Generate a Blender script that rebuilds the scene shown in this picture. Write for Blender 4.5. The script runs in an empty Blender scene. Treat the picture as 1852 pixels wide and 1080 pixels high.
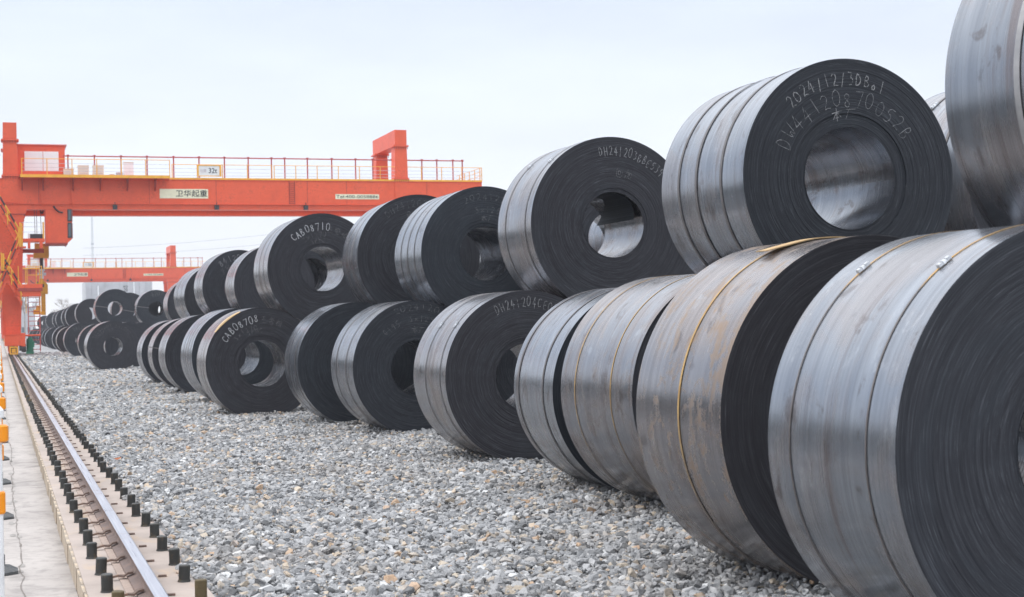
import bpy, bmesh, math, random
import numpy as np
from mathutils import Vector, Matrix
random.seed(7)
S = bpy.context.scene
COL = S.collection
PI = math.pi
# ------------------------------------------------------------------ camera
FPX, YAW, PITCH, ROLL, CH = 2766.67, .32351, .01442, .02213, 1.51878   # focal length in photo pixels, angles, lens height
_F = Vector((math.sin(YAW)*math.cos(PITCH), math.cos(YAW)*math.cos(PITCH), math.sin(PITCH)))
_R = Vector((math.cos(YAW), -math.sin(YAW), 0)); _U = _R.cross(_F)
cam_d = bpy.data.cameras.new('camera'); cam = bpy.data.objects.new('camera', cam_d); COL.objects.link(cam)
S.camera = cam
cr, sr = math.cos(ROLL), math.sin(ROLL)
right = _R*cr - _U*sr*1.0
up = _R*sr + _U*cr
# picture content turned counter-clockwise -> camera turned clockwise
M = Matrix(((right.x, up.x, -_F.x), (right.y, up.y, -_F.y), (right.z, up.z, -_F.z))).to_4x4()
M.translation = (0, 0, CH); cam.matrix_world = M
cam_d.sensor_width = 36; cam_d.lens = FPX/1852*36
cam_d.clip_start = .1; cam_d.clip_end = 4000
cam_d.dof.use_dof = True; cam_d.dof.focus_distance = 14.5; cam_d.dof.aperture_fstop = 5.0
# ------------------------------------------------------------------ world, sun, exposure
SUN_EL, SUN_AZ = math.radians(52), math.radians(-75)     # azimuth from +Y towards +X
w = bpy.data.worlds.new('World'); S.world = w; w.use_nodes = True
nt = w.node_tree; nt.nodes.clear()
def wn(t, **k):
    n = nt.nodes.new(t)
    for a, b in k.items(): setattr(n, a, b)
    return n
out = wn('ShaderNodeOutputWorld'); bg = wn('ShaderNodeBackground'); bg2 = wn('ShaderNodeBackground'); mixs = wn('ShaderNodeMixShader')
sky = wn('ShaderNodeTexSky', sky_type='NISHITA', sun_disc=False, sun_elevation=SUN_EL, sun_rotation=SUN_AZ)
sky.dust_density = 3.0
nt.links.new(sky.outputs[0], bg.inputs[0]); bg.inputs[1].default_value = .1
tc = wn('ShaderNodeTexCoord'); sep = wn('ShaderNodeSeparateXYZ'); nt.links.new(tc.outputs['Generated'], sep.inputs[0])
ramp = wn('ShaderNodeValToRGB'); nt.links.new(sep.outputs[2], ramp.inputs[0])
e = ramp.color_ramp.elements
e[0].position = 0.0; e[0].color = (.90, .915, .955, 1); e[1].position = .22; e[1].color = (.69, .765, .90, 1)
k_ = e.new(.07); k_.color = (.83, .87, .95, 1); k_ = e.new(.5); k_.color = (1.32, 1.36, 1.43, 1); k_ = e.new(.999); k_.color = (1.95, 1.98, 2.05, 1)
mp = wn('ShaderNodeMapping'); mp.inputs['Scale'].default_value = (1.2, 1.2, 4.5); nt.links.new(tc.outputs['Generated'], mp.inputs[0])
no = wn('ShaderNodeTexNoise'); no.inputs['Scale'].default_value = 3.2; no.inputs['Detail'].default_value = 5; no.inputs['Roughness'].default_value = .5
nt.links.new(mp.outputs[0], no.inputs['Vector'])
r2 = wn('ShaderNodeMapRange'); nt.links.new(no.outputs['Fac'], r2.inputs[0])
for i, v in ((1, .3), (2, .7), (3, .93), (4, 1.09)): r2.inputs[i].default_value = v
vm = wn('ShaderNodeVectorMath', operation='SCALE'); nt.links.new(ramp.outputs[0], vm.inputs[0]); nt.links.new(r2.outputs[0], vm.inputs['Scale'])
nt.links.new(vm.outputs[0], bg2.inputs[0]); bg2.inputs[1].default_value = .93
nt.links.new(bg.outputs[0], mixs.inputs[1]); nt.links.new(bg2.outputs[0], mixs.inputs[2]); mixs.inputs[0].default_value = .93
nt.links.new(mixs.outputs[0], out.inputs[0])
sd = bpy.data.lights.new('sun', 'SUN'); sd.energy = .8; sd.angle = math.radians(25); sd.color = (1, .96, .9)
so = bpy.data.objects.new('sun', sd); COL.objects.link(so)
sdir = Vector((math.sin(SUN_AZ)*math.cos(SUN_EL), math.cos(SUN_AZ)*math.cos(SUN_EL), math.sin(SUN_EL)))
so.rotation_euler = sdir.to_track_quat('Z', 'Y').to_euler()
S.view_settings.view_transform = 'Standard'; S.view_settings.look = 'None'
S.view_settings.exposure = 0.42; S.view_settings.gamma = 1; S.view_settings.use_curve_mapping = False
S.cycles.max_bounces = 6; S.cycles.use_denoising = True

# ------------------------------------------------------------------ helpers
def at(px, py, Y):
    'the point on the plane y = Y that the photograph shows at a pixel: (X, Z)'
    a0, b0 = px-926, 540-py
    a, b = a0*cr + b0*sr, -a0*sr + b0*cr
    d = _R*a + _U*b + _F*FPX
    k = Y/d.y
    return d.x*k, CH + d.z*k
class NB:
    'tiny node builder'
    def __init__(s, name):
        s.m = bpy.data.materials.new(name); s.m.use_nodes = True; s.t = s.m.node_tree; s.t.nodes.clear()
        s.o = s.n('ShaderNodeOutputMaterial'); s.p = s.n('ShaderNodeBsdfPrincipled'); s.t.links.new(s.p.outputs[0], s.o.inputs[0])
    def n(s, t, **k):
        x = s.t.nodes.new(t)
        for a, b in k.items(): setattr(x, a, b)
        return x
    def set(s, node, key, v):
        if v is None: return
        if hasattr(v, 'is_output') or isinstance(v, bpy.types.NodeSocket): s.t.links.new(v, node.inputs[key])
        else: node.inputs[key].default_value = v
    def P(s, **k):
        for a, b in k.items(): s.set(s.p, a.replace('_', ' '), b)
        return s
    def math(s, op, a, b=0.0, c=None, clamp=False):
        x = s.n('ShaderNodeMath', operation=op, use_clamp=clamp); s.set(x, 0, a); s.set(x, 1, b)
        if c is not None: s.set(x, 2, c)
        return x.outputs[0]
    def xyz(s, a, b, c):
        x = s.n('ShaderNodeCombineXYZ'); s.set(x, 0, a); s.set(x, 1, b); s.set(x, 2, c); return x.outputs[0]
    def sep(s, v):
        x = s.n('ShaderNodeSeparateXYZ'); s.set(x, 0, v); return x.outputs
    def obj(s): return s.n('ShaderNodeTexCoord').outputs['Object']
    def rnd(s): return s.n('ShaderNodeObjectInfo').outputs['Random']
    def attr(s, name): return s.n('ShaderNodeAttribute', attribute_type='OBJECT', attribute_name=name).outputs['Fac']
    def noise(s, v, scale=5, detail=3, rough=.5, dist=0):
        x = s.n('ShaderNodeTexNoise'); s.set(x, 'Vector', v); s.set(x, 'Scale', scale); s.set(x, 'Detail', detail); s.set(x, 'Roughness', rough); s.set(x, 'Distortion', dist)
        return x.outputs['Fac']
    def rng(s, v, a, b, c=0.0, d=1.0):
        x = s.n('ShaderNodeMapRange'); 
        for i, q in enumerate((v, a, b, c, d)): s.set(x, i, q)
        return x.outputs[0]
    def ramp(s, v, stops, const=False):
        x = s.n('ShaderNodeValToRGB'); s.set(x, 0, v); e = x.color_ramp.elements
        if const: x.color_ramp.interpolation = 'CONSTANT'
        while len(e) < len(stops): e.new(.5)
        for q, (p, c) in zip(e, stops): q.position = p; q.color = (*c, 1)
        return x.outputs[0]
    def mix(s, f, a, b, mode='MIX'):
        x = s.n('ShaderNodeMix', data_type='RGBA', blend_type=mode); s.set(x, 0, f)
        for i, q in ((6, a), (7, b)):
            if isinstance(q, tuple) and len(q) == 3: q = (*q, 1)
            s.set(x, i, q)
        return x.outputs[2]
    def bump(s, h, strength=.3, dist=.01):
        x = s.n('ShaderNodeBump'); s.set(x, 'Height', h); s.set(x, 'Strength', strength); s.set(x, 'Distance', dist)
        s.t.links.new(x.outputs[0], s.p.inputs['Normal']); return s
# ------------------------------------------------------------------ materials
MT = {}
def worn(name, col, rough=.5, metal=0.0, var=.18, dirt=None, dirt_amt=.35, scale=3.0, spec=.5):
    b = NB(name); o = b.obj()
    n1 = b.noise(o, scale, 5, .6); n2 = b.noise(o, scale*9, 3, .6)
    lo = tuple(c*(1-var) for c in col); hi = tuple(min(1, c*(1+var)) for c in col)
    c = b.mix(b.rng(n1, .3, .7), lo, hi)
    if dirt:
        k = b.rng(b.math('ADD', b.math('MULTIPLY', n1, .6), b.math('MULTIPLY', n2, .4)), .52, .66, 0, dirt_amt)
        c = b.mix(k, c, dirt)
    b.P(Base_Color=c, Roughness=b.rng(n2, .3, .7, rough-.08, rough+.1), Metallic=metal, Specular_IOR_Level=spec)
    b.bump(n2, .15, .004); MT[name] = b.m; return b.m
worn('crane_red', (.76, .10, .034), .42, var=.12, dirt=(.42, .07, .03), dirt_amt=.6, scale=1.1)
worn('crane_red_dark', (.36, .05, .035), .6, dirt=(.2, .04, .03))
worn('crane_rail_red', (.42, .06, .05), .5)
worn('safety_yellow', (.85, .42, .04), .45, dirt=(.5, .25, .05))
worn('hook_yellow', (.62, .33, .03), .5, dirt=(.25, .14, .03), dirt_amt=.7, scale=4)
worn('black_paint', (.03, .03, .035), .5)
worn('cabinet_white', (.80, .86, .88), .4, var=.06, dirt=(.6, .62, .6), dirt_amt=.3)
worn('cabinet_cream', (.70, .72, .60), .45, var=.08, dirt=(.5, .48, .36))
worn('plate_cream', (.78, .76, .56), .6, var=.08)
worn('plate_white', (.76, .78, .78), .5, var=.06)
worn('ink', (.02, .025, .03), .7)
worn('ink_faded', (.62, .55, .58), .7)
worn('motor_green', (.02, .16, .09), .4, dirt=(.03, .05, .04))
worn('galvanised', (.5, .53, .57), .4, metal=.3)
worn('white_pole', (.8, .82, .84), .35, dirt=(.5, .48, .45), dirt_amt=.3)
worn('orange_plastic', (.95, .3, .01), .35)
worn('rubber', (.075, .08, .085), .8, dirt=(.2, .19, .18), dirt_amt=.5, scale=8)
worn('wheel_steel', (.12, .11, .11), .4, metal=.6)
worn('anchor_coat', (.032, .034, .033), .5, dirt=(.13, .09, .045), dirt_amt=.8, scale=6)
worn('anchor_rusty', (.1, .075, .035), .65, dirt=(.16, .12, .05), dirt_amt=.8, scale=9)
worn('clip_rust', (.17, .12, .1), .7, metal=.2, dirt=(.3, .17, .1), dirt_amt=.6, scale=20)
worn('plinth_grey', (.5, .51, .54), .85, dirt=(.36, .35, .36), dirt_amt=.6, scale=.35)
worn('bark', (.3, .26, .24), .9, scale=6)
worn('cable', (.12, .12, .13), .6)
worn('leaf_brown', (.3, .09, .03), .7, scale=30)
worn('tin_roof', (.7, .3, .26), .5)
def glass():
    b = NB('cab_glass'); b.P(Base_Color=(.07, .1, .12, 1), Roughness=.08, Specular_IOR_Level=.8); MT['glass'] = b.m
glass()
# steel of the coil's outer wrap and bore (mill scale): object attributes tone / warm / rust
def steel_side():
    b = NB('mill_scale_steel'); o = b.obj(); x, y, z = b.sep(o)
    th = b.math('ARCTAN2', z, b.math('MULTIPLY', x, -1.0))
    sd_ = b.math('MULTIPLY', b.rnd(), 57.0)
    warm, tone, rust = b.attr('warm'), b.attr('tone'), b.attr('rust')
    fine = b.noise(b.xyz(b.math('MULTIPLY', th, .35), b.math('MULTIPLY', y, 150.0), sd_), 1.0, 4, .65)
    med = b.noise(b.xyz(b.math('MULTIPLY', th, .8), b.math('MULTIPLY', y, 11.0), sd_), 1.0, 4, .6)
    pat = b.noise(b.xyz(b.math('MULTIPLY', th, 1.6), b.math('MULTIPLY', y, 2.6), sd_), 1.0, 5, .6, .6)
    grit = b.noise(o, 26, 4, .7)
    blue = b.mix(b.rng(med, .3, .7), (.275, .30, .345), (.375, .405, .45))
    brn = b.mix(b.rng(med, .3, .7), (.295, .265, .265), (.41, .375, .37))
    wk = b.math('ADD', b.rng(pat, .42, .62, -.35, .35), warm, clamp=True)
    c = b.mix(wk, blue, brn)
    c = b.mix(b.rng(fine, .35, .75, 0, .45), c, b.mix(.5, c, (.16, .165, .175), 'MULTIPLY'))
    # scuffs and stains
    sc = b.noise(b.xyz(b.math('MULTIPLY', th, 3.0), b.math('MULTIPLY', y, 5.0), b.math('ADD', sd_, 9.0)), 1.0, 6, .68, .4)
    c = b.mix(b.rng(sc, .585, .65, 0, .6), c, (.13, .11, .11))
    dr = b.noise(b.xyz(b.math('MULTIPLY', th, .55), b.math('MULTIPLY', y, 7.0), b.math('ADD', sd_, 33.0)), 1.0, 5, .6)
    c = b.mix(b.rng(dr, .57, .66, 0, .6), c, (.19, .15, .145))
    sp = b.noise(o, 48, 2, .5); c = b.mix(b.math('MULTIPLY', b.rng(sp, .70, .76, 0, .6), b.rng(sc, .45, .55)), c, (.5, .5, .5))
    c = b.mix(b.rng(sc, .40, .33, 0, .35), c, (.55, .57, .6))
    rk = b.noise(b.xyz(b.math('MULTIPLY', th, 4.0), b.math('MULTIPLY', y, 7.0), b.math('ADD', sd_, 21.0)), 1.0, 6, .7, .5)
    rmask = b.math('MULTIPLY', b.rng(b.math('ADD', b.math('MULTIPLY', rk, .8), b.math('ADD', b.math('MULTIPLY', grit, .2), b.math('ADD', b.rng(y, .0, .06, .09, 0), b.math('MULTIPLY', b.rng(z, .1, .8), .03)))), .53, .62), rust, clamp=True)
    c = b.mix(rmask, c, b.mix(grit, (.26, .135, .06), (.42, .26, .11)))
    hs = b.n('ShaderNodeVectorMath', operation='SCALE'); b.set(hs, 0, c); b.set(hs, 'Scale', b.math('MULTIPLY', tone, b.rng(b.noise(b.xyz(b.math('MULTIPLY', th, .4), b.math('MULTIPLY', y, 45.0), sd_), 1.0, 3, .6), .3, .7, .80, 1.04)))
    ro = b.math('ADD', b.rng(fine, .3, .7, .14, .25), b.math('ADD', b.math('MULTIPLY', rmask, .35), b.rng(pat, .35, .65, 0, .10)))
    b.P(Base_Color=hs.outputs[0], Metallic=b.rng(rmask, 0, 1, .82, .1), Roughness=ro)
    h = b.math('ADD', b.math('MULTIPLY', fine, .35), b.math('ADD', b.math('MULTIPLY', med, .25), b.math('MULTIPLY', grit, .06)))
    b.bump(h, .16, .004); MT['side'] = b.m
    bb = b.m.copy(); bb.name = 'bore_steel'; pr = [n for n in bb.node_tree.nodes if n.type == 'BSDF_PRINCIPLED'][0]; [bb.node_tree.links.remove(l) for l in list(pr.inputs['Metallic'].links)]; pr.inputs['Metallic'].default_value = .9
    lk = pr.inputs['Base Color'].links[0]; sk = lk.from_socket; vv = bb.node_tree.nodes.new('ShaderNodeVectorMath'); vv.operation = 'SCALE'; vv.inputs['Scale'].default_value = .85
    bb.node_tree.links.new(sk, vv.inputs[0]); bb.node_tree.links.new(vv.outputs[0], pr.inputs['Base Color']); MT['bore'] = bb
steel_side()
def steel_face():
    b = NB('coil_edge_steel'); o = b.obj(); x, y, z = b.sep(o)
    r = b.math('SQRT', b.math('ADD', b.math('MULTIPLY', x, x), b.math('MULTIPLY', z, z)))
    th = b.math('ARCTAN2', z, x); sd_ = b.math('MULTIPLY', b.rnd(), 41.0)
    cs, sn = b.math('COSINE', th), b.math('SINE', th)
    warm, tone = b.attr('warm'), b.attr('tone')
    fine = b.noise(b.xyz(b.math('MULTIPLY', cs, 1.6), b.math('MULTIPLY', sn, 1.6), b.math('MULTIPLY', r, 190.0)), 1.0, 3, .7)
    coarse = b.noise(b.xyz(b.math('MULTIPLY', cs, .8), b.math('ADD', b.math('MULTIPLY', sn, .8), sd_), b.math('MULTIPLY', r, 62.0)), 1.0, 4, .6)
    patch = b.noise(b.xyz(b.math('MULTIPLY', cs, 1.2), b.math('ADD', b.math('MULTIPLY', sn, 1.2), sd_), b.math('MULTIPLY', r, 4.0)), 1.0, 5, .6)
    glint = b.noise(b.xyz(b.math('MULTIPLY', cs, 4.0), b.math('ADD', b.math('MULTIPLY', sn, 4.0), sd_), b.math('MULTIPLY', r, 330.0)), 1.0, 3, .6)
    c = b.mix(b.rng(coarse, .3, .7), (.015, .0165, .022), (.031, .034, .042))
    c = b.mix(b.rng(fine, .5, .75, 0, .7), c, (.095, .102, .118))
    c = b.mix(b.rng(patch, .50, .72, 0, .3), c, (.055, .068, .082))
    c = b.mix(b.math('MULTIPLY', warm, .35), c, (.060, .052, .056)); c = b.mix(b.rng(warm, .0, .3, .35, 0), c, (.028, .038, .048))
    c = b.mix(b.rng(glint, .60, .72, 0, .5), c, (.20, .21, .235))
    c = b.mix(b.rng(coarse, .36, .26, 0, .4), c, (.014, .015, .02))
    b.P(Base_Color=c, Metallic=.1, Roughness=b.rng(patch, .3, .7, .58, .72), Specular_IOR_Level=.25)
    b.bump(b.math('ADD', fine, b.math('MULTIPLY', coarse, .6)), .6, .004); MT['face'] = b.m
steel_face()
def strap_mats():
    for nm, a, c2, me in (('strap_steel', (.13, .12, .125), (.2, .19, .19), .55), ('strap_bare', (.3, .3, .31), (.42, .41, .41), .7), ('strap_rust', (.36, .21, .07), (.56, .37, .14), .1), ('strap_fade', (.15, .135, .13), (.23, .205, .20), .8)):
        b = NB(nm); n = b.noise(b.obj(), 9, 4, .6); cc = b.mix(b.rng(n, .3, .7), a, c2); zz = b.sep(b.obj())[2]
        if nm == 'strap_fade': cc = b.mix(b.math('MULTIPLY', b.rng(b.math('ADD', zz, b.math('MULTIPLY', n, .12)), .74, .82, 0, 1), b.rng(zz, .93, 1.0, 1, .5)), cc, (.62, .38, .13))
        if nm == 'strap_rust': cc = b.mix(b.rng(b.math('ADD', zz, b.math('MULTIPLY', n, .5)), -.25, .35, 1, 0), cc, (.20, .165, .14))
        b.P(Base_Color=cc, Metallic=me, Roughness=.5); b.bump(n, .2, .003); MT[nm] = b.m
strap_mats()
worn('seal_zinc', (.62, .64, .67), .32, metal=.6, scale=30)
worn('tongue_rust', (.6, .42, .22), .5, metal=.25, dirt=(.4, .2, .06), dirt_amt=.7, scale=8)
def chalk():
    for nm, cov, br in (('chalk_bold', .40, .55), ('chalk_faint', .465, .31), ('chalk_ghost', .48, .17)):
        b = NB(nm); n = b.noise(b.obj(), 160, 2, .6); n2 = b.noise(b.obj(), 22, 3, .6)
        k = b.math('ADD', b.math('MULTIPLY', n, .6), b.math('MULTIPLY', n2, .4))
        b.P(Base_Color=(br, br*1.02, br*1.05, 1), Roughness=.95, Alpha=b.rng(k, cov-.05, cov+.06, .1, 1)); MT[nm] = b.m
chalk()
def ground_mats():
    # crushed-stone bed as a sheet below and beyond the single stones
    b = NB('gravel_bed'); o = b.obj()
    v = b.n('ShaderNodeTexVoronoi'); b.set(v, 'Vector', o); b.set(v, 'Scale', 17.0)
    v2 = b.n('ShaderNodeTexVoronoi'); b.set(v2, 'Vector', o); b.set(v2, 'Scale', 31.0)
    g = b.sep(v.outputs['Color'])[0]; g2 = b.sep(v2.outputs['Color'])[1]
    c = b.ramp(g, [(0, (.18, .18, .185)), (.35, (.31, .312, .32)), (.7, (.40, .403, .41)), (.82, (.45, .41, .37)), (.93, (.56, .56, .56)), (1, (.66, .66, .67))])
    c = b.mix(.4, c, b.ramp(g2, [(0, (.13, .14, .155)), (.5, (.36, .375, .40)), (1, (.56, .56, .57))]))
    big = b.noise(o, .35, 4, .6)
    c = b.mix(b.rng(big, .45, .7, 0, .25), c, (.36, .33, .30))
    dk = b.rng(v.outputs['Distance'], .5, .85, 0, .55)
    c = b.mix(dk, c, (.10, .105, .115))
    b.P(Base_Color=c, Roughness=.92); b.bump(b.math('ADD', b.math('MULTIPLY', v.outputs['Distance'], -1.0), b.math('MULTIPLY', v2.outputs['Distance'], -.4)), .9, .03); MT['gravel_bed'] = b.m
    b = NB('crushed_stone'); o = b.obj(); rn = b.rnd()
    c = b.ramp(rn, [(0, (.075, .08, .088)), (.10, (.24, .248, .262)), (.35, (.32, .328, .342)), (.6, (.40, .408, .422)), (.80, (.47, .472, .48)), (.85, (.46, .405, .345)), (.91, (.58, .50, .40)), (.94, (.50, .33, .21)), (.955, (.56, .57, .58)), (1, (.72, .73, .74))])
    n = b.noise(b.xyz(b.math('ADD', b.sep(o)[0], b.math('MULTIPLY', rn, 31.0)), b.sep(o)[1], b.sep(o)[2]), 2.0, 4, .65)
    c = b.mix(b.rng(n, .35, .7, 0, .4), c, b.mix(.5, c, (.6, .58, .55)))
    loc = b.n('ShaderNodeObjectInfo').outputs['Location']; big = b.noise(loc, .55, 4, .6); sm = b.noise(loc, 2.3, 3, .6)
    c = b.mix(b.rng(big, .50, .68, 0, .5), c, b.mix(.75, c, (.80, .68, .57), 'MULTIPLY')); c = b.mix(b.rng(sm, .55, .70, 0, .65), c, b.mix(1.0, c, (.5, .49, .48), 'MULTIPLY'))
    b.P(Base_Color=c, Roughness=.88, Specular_IOR_Level=.3); b.bump(n, .4, .1); MT['stone'] = b.m
    # dusty pinkish concrete of the rail beam
    b = NB('rail_beam_concrete'); o = b.obj(); n = b.noise(o, 1.3, 6, .65); n2 = b.noise(o, 14, 5, .7); st = b.noise(b.xyz(b.math('MULTIPLY', b.sep(o)[0], 4.0), b.math('MULTIPLY', b.sep(o)[1], 1.1), 0.0), 1.0, 4, .6)
    c = b.mix(b.rng(n, .3, .7), (.31, .262, .235), (.46, .39, .35))
    c = b.mix(b.rng(n2, .5, .75, 0, .4), c, (.36, .31, .285))
    c = b.mix(b.rng(st, .55, .7, 0, .5), c, (.52, .36, .2))
    b.P(Base_Color=c, Roughness=.85); b.bump(n2, .3, .01); MT['beam_concrete'] = b.m
    b = NB('formwork_concrete'); o = b.obj(); x, y, z = b.sep(o)
    st = b.noise(b.xyz(b.math('MULTIPLY', y, 9.0), b.math('MULTIPLY', z, 1.2), 0.0), 1.0, 4, .6); n2 = b.noise(o, 10, 5, .7)
    c = b.mix(b.rng(st, .35, .65), (.24, .215, .195), (.60, .49, .36)); c = b.mix(b.rng(n2, .5, .7, 0, .5), c, (.2, .19, .18))
    b.P(Base_Color=c, Roughness=.9); b.bump(n2, .4, .01); MT['beam_side'] = b.m
    b = NB('path_concrete'); o = b.obj(); n = b.noise(o, .8, 6, .65); n2 = b.noise(o, 9, 6, .7)
    c = b.mix(b.rng(n, .3, .7), (.34, .312, .297), (.47, .437, .415)); c = b.mix(b.rng(n2, .48, .68, 0, .6), c, (.24, .22, .21))
    stn = b.noise(o, 2.2, 5, .65, .6); c = b.mix(b.rng(stn, .52, .66, 0, .6), c, (.21, .195, .187))
    b.P(Base_Color=c, Roughness=.85); b.bump(n2, .25, .008); MT['path'] = b.m
    worn('asphalt', (.06, .06, .062), .85, scale=2)
    worn('crack_dark', (.20, .18, .165), .95, scale=12)
    worn('spall', (.30, .285, .27), .95, scale=14)
    worn('far_ground', (.33, .32, .31), .95, scale=.2)
    b = NB('rail_running_steel'); o = b.obj(); x, y, z = b.sep(o)
    n = b.noise(b.xyz(b.math('MULTIPLY', x, 90.0), b.math('MULTIPLY', y, 1.2), 0.0), 1.0, 4, .6); n2 = b.noise(o, 3, 5, .6)
    c = b.mix(b.rng(n, .3, .7), (.42, .44, .5), (.62, .63, .68)); c = b.mix(b.rng(n2, .6, .72, 0, .5), c, (.36, .27, .22))
    b.P(Base_Color=c, Metallic=.85, Roughness=b.rng(n, .3, .7, .25, .4)); MT['rail_top'] = b.m
    worn('sole', (.40, .315, .27), .8, dirt=(.25, .18, .15), dirt_amt=.6, scale=4)
    worn('rail_web', (.20, .15, .135), .7, metal=.3, dirt=(.3, .19, .13), dirt_amt=.6, scale=6)
ground_mats()

# ------------------------------------------------------------------ mesh building
class MB:
    def __init__(s): s.v = []; s.f = []; s.mi = []; s.sm = []
    def add(s, vs, fs, mi=0, smooth=False):
        n = len(s.v); s.v += [tuple(v) for v in vs]
        for f in fs: s.f.append(tuple(i+n for i in f)); s.mi.append(mi); s.sm.append(smooth)
        return s
    def box(s, x0, x1, y0, y1, z0, z1, mi=0):
        vs = [(x, y, z) for x in (x0, x1) for y in (y0, y1) for z in (z0, z1)]
        return s.add(vs, [(0, 1, 3, 2), (4, 6, 7, 5), (0, 4, 5, 1), (2, 3, 7, 6), (0, 2, 6, 4), (1, 5, 7, 3)], mi)
    def hexa(s, bot, top, mi=0):
        return s.add(list(bot)+list(top), [(3, 2, 1, 0), (4, 5, 6, 7), (0, 1, 5, 4), (1, 2, 6, 5), (2, 3, 7, 6), (3, 0, 4, 7)], mi)
    def prism(s, poly, y0, y1, mi=0):
        'polygon in xz extruded along y'
        n = len(poly); vs = [(x, y0, z) for x, z in poly] + [(x, y1, z) for x, z in poly]
        return s.add(vs, [tuple(range(n)), tuple(range(2*n-1, n-1, -1))] + [(i, i+n, (i+1) % n+n, (i+1) % n) for i in range(n)], mi)
    def tube(s, a, b, r, r2=None, n=8, mi=0, caps=True):
        a, b = Vector(a), Vector(b); d = (b-a).normalized(); r2 = r if r2 is None else r2
        u = d.orthogonal().normalized(); w_ = d.cross(u)
        vs = [a+(u*math.cos(2*PI*i/n)+w_*math.sin(2*PI*i/n))*r for i in range(n)] + [b+(u*math.cos(2*PI*i/n)+w_*math.sin(2*PI*i/n))*r2 for i in range(n)]
        fs = [(i, (i+1) % n, (i+1) % n+n, i+n) for i in range(n)]
        s.add(vs, fs, mi, n > 5)
        if caps: s.add(vs, [tuple(range(n-1, -1, -1)), tuple(range(n, 2*n))], mi)
        return s
    def mesh(s, name, mats):
        me = bpy.data.meshes.new(name); me.from_pydata(s.v, [], s.f)
        for m in mats: me.materials.append(MT[m] if isinstance(m, str) else m)
        me.polygons.foreach_set('material_index', s.mi); me.polygons.foreach_set('use_smooth', s.sm)
        me.update(); return me
def link(name, me, parent=None, loc=(0, 0, 0), rot=(0, 0, 0)):
    o = bpy.data.objects.new(name, me); COL.objects.link(o); o.location = loc; o.rotation_euler = rot
    if parent: o.parent = parent
    return o
def tag(o, label=None, cat=None, group=None, kind=None):
    if label: o['label'] = label
    if cat: o['category'] = cat
    if group: o['group'] = group
    if kind: o['kind'] = kind
    return o
def struct(name, me, **k): return tag(link(name, me, **k), kind='structure')
def copy_tree(o, parent=None, skip=()):
    c = o.copy(); COL.objects.link(c)
    if parent: c.parent = parent
    for ch in list(o.children):
        if ch.name.split('.')[0] not in skip: copy_tree(ch, c, skip)
    return c
def text_mesh(txt, height, mat, bold=0.0, thick=.004):
    cu = bpy.data.curves.new('lettering', 'FONT'); cu.body = txt; cu.size = height*1.38; cu.extrude = thick; cu.offset = bold; cu.resolution_u = 3
    o = bpy.data.objects.new('lettering', cu); COL.objects.link(o)
    dg = bpy.context.evaluated_depsgraph_get(); me = bpy.data.meshes.new_from_object(o.evaluated_get(dg))
    bpy.data.objects.remove(o); bpy.data.curves.remove(cu)
    me.materials.clear(); me.materials.append(MT[mat])
    return me
def fit_text(txt, x0, x1, z0, z1, y, mat, parent, bold=0.0, name='lettering'):
    'letters standing in the plane y, facing -y, scaled into a rectangle'
    me = text_mesh(txt, 1.0, mat, bold, .01)
    xs = [v.co.x for v in me.vertices]; ys = [v.co.y for v in me.vertices]
    sx = (x1-x0)/(max(xs)-min(xs)); sz = (z1-z0)/(max(ys)-min(ys)); ax, ay = min(xs), min(ys)
    for v in me.vertices:
        X, Y_, Z = v.co; v.co = (x0+(X-ax)*sx, y-Z*.5, z0+(Y_-ay)*sz)
    return link(name, me, parent)

# ------------------------------------------------------------------ the ground
m = MB(); m.add([(-900, -60, -.17), (1500, -60, -.17), (1500, 2500, -.17), (-900, 2500, -.17)], [(0, 1, 2, 3)]); struct('ground', m.mesh('ground', ['far_ground']))
m = MB(); m.box(-30, -1.2, -40, 330, -.9, -.16); struct('road', m.mesh('road', ['asphalt']))
m = MB(); m.box(-1.197, .44, -4, 330, -.9, -.15); struct('concrete_path', m.mesh('concrete_path', ['path']))
m = MB(); m.box(1.125, 60, -4, 330, -.8, -.03); struct('gravel_bed', m.mesh('gravel_bed', ['gravel_bed']))
# crack along the path with small spalled patches
rc = random.Random(3); m = MB(); pts = []; y = 5.0; x = .12
while y < 70:
    pts.append((x, y)); y += rc.uniform(.03, .16)*(1+y/25); x += rc.uniform(-.016, .016); x += (.125-.0004*y-x)*.2
for (xa, ya), (xb, yb) in zip(pts, pts[1:]):
    wa = rc.uniform(.0012, .0055)*(1.5 if rc.random() < .15 else 1); m.add([(xa-wa, ya, -.1465), (xa+wa, ya, -.1465), (xb+wa, yb, -.1465), (xb-wa, yb, -.1465)], [(0, 1, 2, 3)])
struct('path_crack', m.mesh('path_crack', ['crack_dark']))
m = MB()
for i in range(34):
    j = rc.randrange(3, len(pts)//2); cx, cy = pts[j]; cx += rc.choice((-.035, .01)); k = 9; rr = rc.uniform(.015, .04)
    m.add([(cx+math.cos(a*2*PI/k)*rr*rc.uniform(.5, 1), cy+math.sin(a*2*PI/k)*rr*3.5*rc.uniform(.6, 1.1), -.1475) for a in range(k)], [tuple(range(k))])
struct('path_spalling', m.mesh('path_spalling', ['spall']))
# concrete beam under the crane rail: side face with board-marked form panels
m = MB(); m.box(.455, 1.125, -3, 330, -.6, 0)
beam = struct('rail_foundation', m.mesh('rail_foundation', ['beam_concrete']))
rp = random.Random(11)
for i in range(260):          # boards of the shuttering left on the side, each slightly out of line
    y0 = 6+i*.30; 
    if y0 > 84: break
    mm = MB(); t = rp.uniform(.002, .012); dz = rp.uniform(-.012, -.003); mm.box(.456-.012-t, .4555, 0, .285, -.148, dz)
    link('form_board', mm.mesh('form_board', ['beam_side']), beam, (0, y0, 0))
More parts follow.
